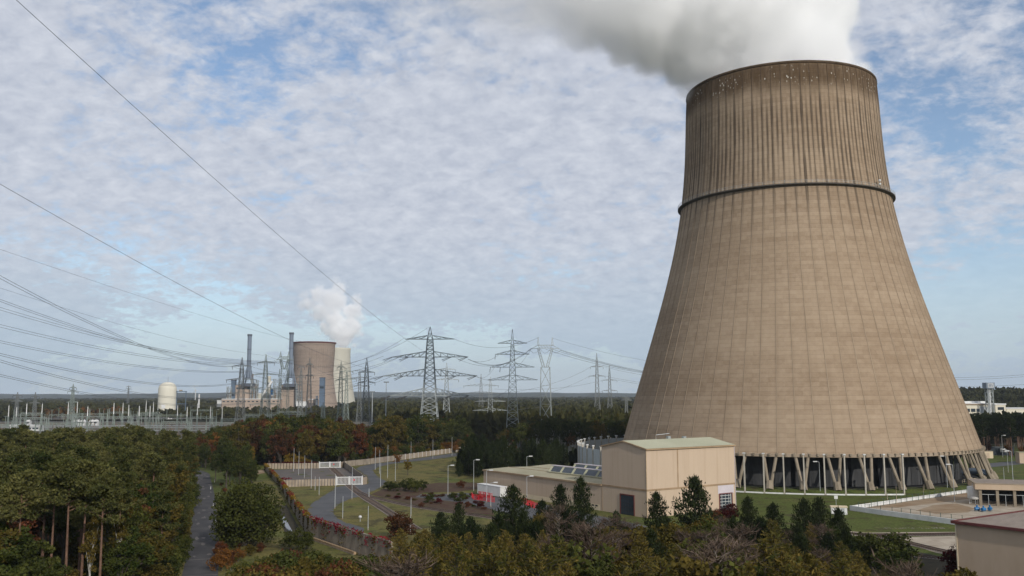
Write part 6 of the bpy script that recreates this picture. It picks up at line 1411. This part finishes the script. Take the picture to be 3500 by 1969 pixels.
for i in range(46):
    xp = PR.uniform(1300, 1660); yp = PR.uniform(1690, 1742) if xp > 1420 else PR.uniform(1692, 1712)
    if yp > 1684+ (xp-1262)*.16+8: continue
    c = G(xp, yp); plant('bush', c.x, c.y, PR.uniform(.5, 1.1), 2.0, 'knee-high reddish heather clump beside the railway', 'heather clumps', PR.choice(['red', 'crimson', 'olive', 'oak']))
c = G(1570, 1630); plant('bpine', c.x, c.y, 6.5, .7, 'small lone conifer on the lawn left of the low wing', None)
# dark conifers behind the low wing
def fc(r_):
    xp = r_.uniform(1570, 1975); y = r_.uniform(338, 425); b_ = px_of((base_at(xp, y), y, 0))[1]
    if xp < 1640 and b_ > 1632: return None
    if xp > 1900 and y < 375: return None
    if (base_at(xp, y)-TX)**2+(y-TY)**2 < 81**2: return None
    return (base_at(xp, y), y)
for x, y in spread(64, fc, 4.6, seed=5):
    xp = px_of((x, y, 0))[0]; env = float(np.interp(xp, [1570, 1620, 1700, 1800, 1900, 1975], [1520, 1478, 1482, 1490, 1500, 1520]))+PR.uniform(0, 60); h = min(15, max(5, zat(env, y, xp)))
    plant('bpine', x, y, h, PR.uniform(.75, 1.0), 'dense dark conifer in the group behind the low wing', 'dark conifers behind the low wing')
for xp, Y, top in ((1608, 398, 1480), (1752, 400, 1500)): plant('broad', base_at(xp, Y), Y, zat(top, Y, xp), .75, 'copper coloured tree among the dark conifers', 'copper trees among the conifers', 'red')
for xp, Y, top in ((1735, 470, 1470), (1950, 455, 1470)): plant('birch', base_at(xp, Y), Y, zat(top, Y, xp), 1.1, 'thin yellow-orange birch behind the dark conifers', 'yellow birches behind the conifers', 'orange')
# birch wood between the portal pylon and the tower
def fbw(r_):
    y = r_.uniform(450, 690); xp = r_.uniform(1700, 2200); x = base_at(xp, y)
    if (x-TX)**2+(y-TY)**2 < 84**2 or abs(xp-1865) < 14 and y < 605: return None
    return (x, y)
for x, y in spread(170, fbw, 5.6, seed=12):
    xp = px_of((x, y, 0))[0]; env = float(np.interp(xp, [1690, 1760, 1850, 2200], [1470, 1425, 1402, 1392]))+PR.uniform(0, 30); h = min(18, max(7, zat(env, y, xp)))
    plant(PR.choice(['birch', 'birch', 'broad']), x, y, h, PR.uniform(.95, 1.25), 'slender olive green birch ' + ('near the portal pylon' if xp < 1900 else 'in the wood beside the big tower'), 'birch wood left of the tower', PR.choice(['green', 'oak', 'oak', 'olive']))
# pines right of the tower
def frp(r_):
    y = r_.uniform(440, 640); xp = r_.uniform(3230, 3540); x = base_at(xp, y)
    if (x-TX)**2+(y-TY)**2 < 84**2: return None
    return (x, y)
for x, y in spread(120, frp, 5.0, seed=14): 
    xp = px_of((x, y, 0))[0]; h = min(18.5, zat(1412+PR.uniform(0, 26), y, xp)); plant('darkpine', x, y, h, PR.uniform(.95, 1.2), 'dark pine in the wood between the path and the cream office building', 'pines right of the tower', 'blackpine')
for i in range(14):
    y = PR.uniform(436, 470); xp = PR.uniform(3300, 3520); plant('broad', base_at(xp, y), y, PR.uniform(5, 8), 1.0, 'brownish undergrowth tree below the pines right of the tower', 'undergrowth right of the tower', PR.choice(['orange', 'red', 'olive']))
# --- foreground: named conifers, shrubs and larches in front of the halls
for xp, Y, top, ws, lab in ((2367,192,1632,.98,'tall dark pine standing before the right face of the assembly hall'),(2238,196,1685,.92,'bushy dark pine before the corner of the assembly hall'),(1983,208,1636,.78,'dark pine before the joint of low wing and tall block'),(1912,207,1658,.78,'brown-tipped pine left of the dark pine before the low wing'),
                            (1752,203,1662,1.0,'broad dark pine before the white containers'),(1568,186,1722,.62,'narrow dark spruce hung with cones beside the dry lawn'),(1508,183,1752,.9,'broad dark spruce beside the red-topped bush'),(2545,202,1700,.85,'dark pine at the right corner of the assembly hall'),(2630,194,1722,.9,'rounded dark pine on the lawn edge right of the hall'),
                            (2735,186,1708,.85,'left one of two twin dark pines before the lawn'),(2786,187,1704,.85,'right one of two twin dark pines before the lawn'),(2850,180,1738,.8,'dark pine hiding part of the white cabin'),(2100,190,1748,.8,'small dark conifer before the grid window of the hall'),(1850,194,1712,.9,'low dark conifer before the red barriers'),(2450,188,1760,.8,'low dark pine beneath the crimson bush')):
    plant('bpine', base_at(xp, Y), Y, zat(top, Y, xp), ws*1.28, lab, None, idx=int(xp) % 5)
for xp, Y, top, ws, lf, lab in ((2478,222,1718,1.2,'crimson','dark crimson bush before the roller door'),(1372,198,1748,1.25,'red','round bush with a rust red top beside the straight railway track'),(2992,160,1808,1.3,'oak','dark green leafy tree before the gravel and tracks'),(2945,166,1826,1.1,'oak','lower dark green tree beside the gravel'),(3050,148,1872,1.2,'oak','dark green shrub on the lawn left of the brown hall'),
                                (3245,156,1866,1.15,'crimson','dark red round bush against the brown hall'),(2432,212,1738,.8,'red','reddish twiggy shrub at the foot of the hall'),(3250,128,1935,1.2,'olive','olive shrub at the foot of the brown hall')):
    plant('bush', base_at(xp, Y), Y, zat(top, Y, xp), ws, lab, None, lf)
ENV2 = ([760, 850, 1000, 1120, 1250, 1330, 1420, 1600, 1800, 2000, 2200, 2400, 2520, 2640, 2750, 2860, 2960, 3060, 3200], [1900, 1885, 1872, 1880, 1905, 1850, 1800, 1815, 1800, 1800, 1820, 1825, 1806, 1790, 1830, 1850, 1880, 1905, 1965])
def ff(r_):
    y = r_.uniform(96, 176); xp = r_.uniform(770, 3180); x = base_at(xp, y)
    if x < road_x(y)+7: return None
    if y > 165 and 1100 < xp < 1330: return None
    return (x, y)
lab2 = {'larch': 'feathery yellow-brown larch in the thicket ', 'bare': 'leafless brown tree with a haze of twigs in the thicket ', 'bush': 'leafy shrub in the thicket ', 'broad': 'young leafy tree in the thicket '}
for x, y in spread(215, ff, 3.4, seed=31):
    xp = px_of((x, y, 0))[0]; env = float(np.interp(xp, *ENV2))+PR.uniform(0, 75); h = zat(env, y, xp)
    if h < 1.8: continue
    h = min(h, 13)
    if xp < 1330:
        lf = PR.choice(['green', 'oak', 'green', 'red', 'olive', 'oak']); nm = {'green': 'green', 'oak': 'dark green', 'orange': 'orange', 'red': 'reddish', 'olive': 'olive'}[lf]
        plant('bush', x, y, min(h, 7), PR.uniform(.9, 1.3), f'{nm} autumn shrub on the slope below the creeper wall', f'{nm} shrubs below the creeper wall', lf)
    else:
        q = PR.random(); k = 'larch' if q < .60 else 'bare' if q < .70 else 'broad' if q < .84 else 'bush'
        plant(k, x, y, h, PR.uniform(.85, 1.2) if k != 'broad' else .8, lab2[k]+spot(xp), {'larch': 'larches of the thicket', 'bare': 'leafless trees of the thicket', 'bush': 'shrubs of the thicket', 'broad': 'young trees of the thicket'}[k], None if k in ('larch', 'bare') else PR.choice(['olive', 'green', 'green', 'oak']))
for xp, Y, top, k in ((2513,138,1800,'bare'),(2629,148,1776,'larch'),(2851,136,1848,'larch'),(2075,172,1768,'bare'),(2192,120,1898,'larch'),(1739,130,1845,'larch'),(2000,135,1832,'larch'),(1376,152,1806,'larch'),(2400,150,1815,'bare'),(1990,160,1790,'bare'),(2330,158,1820,'bare'),(1905,165,1740,'bare')):
    plant(k, base_at(xp, Y), Y, zat(top, Y, xp), 1.05, lab2[k]+spot(xp), {'larch': 'larches of the thicket', 'bare': 'leafless trees of the thicket'}[k])
def fm_(r_):
    y = r_.uniform(150, 200); xp = r_.uniform(1440, 2960); return (base_at(xp, y), y)
for x, y in spread(95, fm_, 3.6, seed=44):
    xp = px_of((x, y, 0))[0]; env = float(np.interp(xp, [1440, 1520, 1700, 1900, 2080, 2200, 2300, 2500, 2700, 2850, 2960], [1800, 1772, 1745, 1728, 1768, 1762, 1770, 1752, 1770, 1775, 1830]))+PR.uniform(0, 60); h = zat(env, y, xp)
    if h < 2: continue
    q = PR.random()
    if q < .62: plant('bpine', x, y, h, PR.uniform(1.0, 1.35) if h < 8 else .95, 'dark conifer rising from the thicket '+spot(xp), 'conifers in the thicket')
    elif q < .78: plant('larch', x, y, h, 1.1, lab2['larch']+spot(xp), 'larches of the thicket')
    elif q < .92: plant('bush', x, y, h, 1.0, lab2['bush']+spot(xp), 'shrubs of the thicket', PR.choice(['oak', 'green', 'olive']))
    else: plant('bare', x, y, h, 1.0, lab2['bare']+spot(xp), 'leafless trees of the thicket')
def fs_(r_):
    y = r_.uniform(118, 178); xp = r_.uniform(770, 1340); x = base_at(xp, y)
    if x < road_x(y)+6.5 or (y > 166 and xp > 1050): return None
    return (x, y)
for x, y in spread(60, fs_, 3.2, seed=52):
    xp = px_of((x, y, 0))[0]; env = float(np.interp(xp, [770, 850, 950, 1060, 1150, 1340], [1900, 1905, 1880, 1850, 1895, 1890]))+PR.uniform(0, 60); h = zat(env, y, xp)
    if h < 1.2: continue
    lf = PR.choice(['green', 'oak', 'oak', 'olive', 'red', 'olive']); nm = {'green': 'green', 'oak': 'dark green', 'orange': 'orange', 'red': 'reddish', 'olive': 'olive'}[lf]
    plant('bush', x, y, min(h, 8), PR.uniform(.9, 1.3), f'{nm} autumn shrub on the slope below the creeper wall', f'{nm} shrubs below the creeper wall', lf)
for xp, Y, h, lf in ((775,163,4.2,'orange'),(800,168,3.0,'red'),(770,176,3.2,'red'),(830,172,2.6,'orange'),(870,178,2.4,'olive'),(905,182,2.0,'red'),(1000,186,3.8,'oak'),(1030,183,4.6,'oak'),(1060,186,3.4,'green')):
    plant('bush', base_at(xp, Y), Y, h, 1.0, {'orange': 'orange', 'red': 'reddish', 'olive': 'olive', 'oak': 'dark green', 'green': 'green'}[lf]+' autumn shrub on the grass below the round tree', 'shrubs below the round tree', lf)
for i in range(16):
    y = PR.uniform(170, 330); plant('bush', road_x(y)+PR.uniform(5.5, 7.0), y, PR.uniform(.7, 1.6), 1.1, 'small reddish bush on the verge right of the forest road', 'bushes on the road verge', PR.choice(['red', 'olive', 'green', 'orange']))

# --- creeper on the concrete walls (leaves beyond counting)
def creeper(name, label, P, hs, seed, leafname, dens, drop, cover, side, pick):
    rg = np.random.default_rng(seed); C = []
    for i in range(len(P)-1):
        a, b_ = np.array(P[i]), np.array(P[i+1]); ln = np.linalg.norm(b_-a); n = int(ln*dens); f = rg.random(n); nrm = np.array([(b_-a)[1], -(b_-a)[0], 0])/ln*side
        cl = np.array([pick(a[0]+(b_[0]-a[0])*q, q, i) for q in f]); keep = rg.random(n) < cl; f = f[keep]; n = len(f)
        h = hs[i]+(hs[i+1]-hs[i])*f; dp = rg.exponential(drop, n)*(.4+1.6*np.abs(np.sin(f*ln*.9+seed)*np.sin(f*ln*.37))); z = np.maximum(h+.25-dp+rg.normal(0, .12, n), .2)
        off = np.where(dp < .45, rg.normal(0, .28, n), .22+.12*rg.random(n)); C.append(a+(b_-a)*f[:, None]+nrm*off[:, None]+np.stack([np.zeros(n), np.zeros(n), z], 1))
    C = np.concatenate(C); n = len(C); V, F = leafquads(C, .34, .85); me = tinted(name, [(V, F, np.clip(rg.normal(.35, .25, n), 0, 1), .75+.5*rg.random(n))], LM[leafname]); o = inst(me, name); return tag(o, label, 'creeper', None, 'stuff')
PA = [tuple(p) for p in WA]; PB = [tuple(p) for p in WB]; HA = [2.3, 2.3, 2.9, 3.5, 4.2]
sn = lambda s_, k: (lambda x, q, i: max(0, math.sin(q*k+s_+i*2.1))**.7)
LM['crim2'] = leafmat('bright_creeper', (0.075, 0.010, 0.014), (0.200, 0.018, 0.030), .2)
creeper('creeper', 'crimson creeper leaves spilling over the grey wall by the road bend', PB, [4.2]*4, 2, 'crim2', 60, .45, .5, 1, lambda x, q, i: 1.0 if ((i == 0 and q > .55) or (i == 1 and .42 < q < .50)) else .22)
creeper('creeper', 'yellow creeper leaves capping the long concrete wall', PA, HA, 4, 'yellow', 60, .35, .5, -1, sn(.3, 11)); creeper('creeper', 'red creeper leaves along the long concrete wall', PA, HA, 5, 'crim2', 42, .5, .5, -1, sn(2.6, 9))
creeper('creeper', 'green creeper hanging down both concrete walls', PA+PB[1:], HA+[4.2]*3, 6, 'olive', 34, 1.3, .5, 1, sn(1.2, 14))
creeper('creeper', 'dark green creeper on the ditch side of the long wall', PA, HA, 8, 'olive', 40, 1.5, .5, -1, sn(4.2, 8))
pf = [tuple(G(*q)) for q in ((915,1602),(1000,1601.5),(1085,1600.5))]
creeper('creeper', 'dark crimson creeper behind the rear yard fence', pf, [2.4]*3, 7, 'crimson', 90, .5, .5, -1, lambda x, q, i: .9 if i == 0 and q > .6 or i == 1 else .2); creeper('creeper', 'yellow bushes along the rear yard fence', pf, [1.2]*3, 9, 'yellow', 60, .5, .5, 1, sn(0, 9))
pf = [tuple(G(*q)) for q in ((962,1661),(1000,1660.5))]; creeper('creeper', 'red creeper on the front yard fence beside the long wall', pf, [2.4]*2, 17, 'crim2', 60, .4, .5, 1, lambda x, q, i: 1-q)

# --- the woods out to the horizon (one mass)
def crown_proto(n, seed, cone=False):
    rg = np.random.default_rng(seed); p = unit(rg.normal(size=(n, 3)))*(rg.random((n, 1))**.35)*np.array([.5, .5, .42])+np.array([0, 0, .58]); p[:, 2] = np.maximum(p[:, 2], .1)
    s_ = .20; d = unit(rg.normal(size=(n, 3))); t_ = unit(np.cross(d, rg.normal(size=(n, 3))))
    return np.stack([p-d*s_, p+t_*s_, p+d*s_, p-t_*s_], 1)      # n,4,3
def far_wood(name, label, pts, hts, wid, seed, nq, leafname, tint):
    rg = np.random.default_rng(seed); pr = [crown_proto(nq, seed+k) for k in range(5)]; V = []; T = []
    for i, (x, y, z) in enumerate(pts):
        q = pr[i % 5]; a = rg.uniform(0, 6.283); ca, sa = math.cos(a), math.sin(a); w = wid[i]; h = hts[i]
        X_ = (q[..., 0]*ca-q[..., 1]*sa)*w+x; Y_ = (q[..., 0]*sa+q[..., 1]*ca)*w+y; Z_ = q[..., 2]*h+z; V.append(np.stack([X_, Y_, Z_], -1)); T.append(np.full(nq, tint[i])+rg.normal(0, .08, nq))
    V = np.concatenate(V); T = np.concatenate(T); n = len(V)
    me = tinted(name, [(V.reshape(-1, 3), np.arange(4*n).reshape(n, 4), np.clip(T, 0, 1), .7+.6*rg.random(n))], LM[leafname]); o = inst(me, name); return tag(o, label, 'forest', None, 'stuff')
LM['far'] = leafmat('far_forest_leaves', (0.014, 0.022, 0.010), (0.048, 0.046, 0.016), .1); LM['far_autumn'] = leafmat('far_autumn_leaves', (0.035, 0.030, 0.012), (0.150, 0.065, 0.020), .15)
FR = random.Random(41); P1, P2, P3 = [], [], []
def in_yard(x, y): return 560 < y < 1085 and x < -60-(y-560)*.20 and x > -.62*y-60
Y = 566.0
while Y < 5600:
    sp_ = max(7.0, Y*.0085); n = int(1.30*Y/sp_)
    for i in range(n):
        x = -.65*Y+1.3*Y*(i+FR.random())/n; y = Y+FR.uniform(-.5, .5)*sp_*1.5
        if in_yard(x, y) or (x-TX)**2+(y-TY)**2 < 150**2: continue
        if 1330 < y < 1560 and base_at(745, y) < x < base_at(1160, y): continue
        if abs(y-Yd) < 22 and abs(x-base_at(575, Yd)) < 40: continue
        if 684 < y < 730 and x > base_at(3260, y): continue
        if 820 < y < 1720 and x > 200: continue
        tn = .5+.5*math.sin(x*.021+1.3)*math.sin(y*.013+x*.004)
        h = FR.uniform(11, 18); 
        if 1080 < y < 1330 and x < base_at(1250, y): h = FR.uniform(9, 15)
        aut = (1000 < y < 1330 and base_at(110, y) < x < base_at(420, y) and FR.random() < .6)
        (P2 if aut else P1).append((x, y, 0, h, sp_*FR.uniform(1.0, 1.5), tn*.7))
    Y += max(8.0, Y*.020)
Y = 830.0
while Y < 1660:
    sp_ = 9; n = int((.62*Y-200)/sp_)
    for i in range(max(0, n)):
        x = 200+(.62*Y-180)*(i+FR.random())/n; P3.append((x, Y, ground_z(x, Y)-.5, FR.uniform(10, 15), 11, FR.random()*.35))
    Y += 22
for name, lab, Q, s_, nq, lf in (('forest', 'dark green forest spreading flat to the horizon', P1, 5, 26, 'far'), ('forest', 'orange and yellow autumn wood behind the switchyard', P2, 6, 34, 'far_autumn'), ('forest', 'dark wooded ridge behind the cream office building', P3, 7, 30, 'far')):
    if Q: far_wood(name, lab, [q[:3] for q in Q], [q[3] for q in Q], [q[4] for q in Q], s_, nq, lf, [q[5] for q in Q])
print('TREES', COUNT, len(P1), len(P2), len(P3), 'objects', len(bpy.data.objects))

# ------------------------------------------------------------------ haze in the air
hm = bpy.data.materials.new('haze_air'); hm.use_nodes = True; t = hm.node_tree; t.nodes.clear()
pv = t.nodes.new('ShaderNodeVolumePrincipled'); oo = t.nodes.new('ShaderNodeOutputMaterial'); t.links.new(pv.outputs[0], oo.inputs['Volume'])
pv.inputs['Color'].default_value = (0.80, 0.88, 1.0, 1); pv.inputs['Density'].default_value = 0.00005; pv.inputs['Anisotropy'].default_value = 0.2
o = MB().box(-9000, 9000, -900, 11000, -1.5, 300).build('haze', hm); tag(o, kind='stuff')
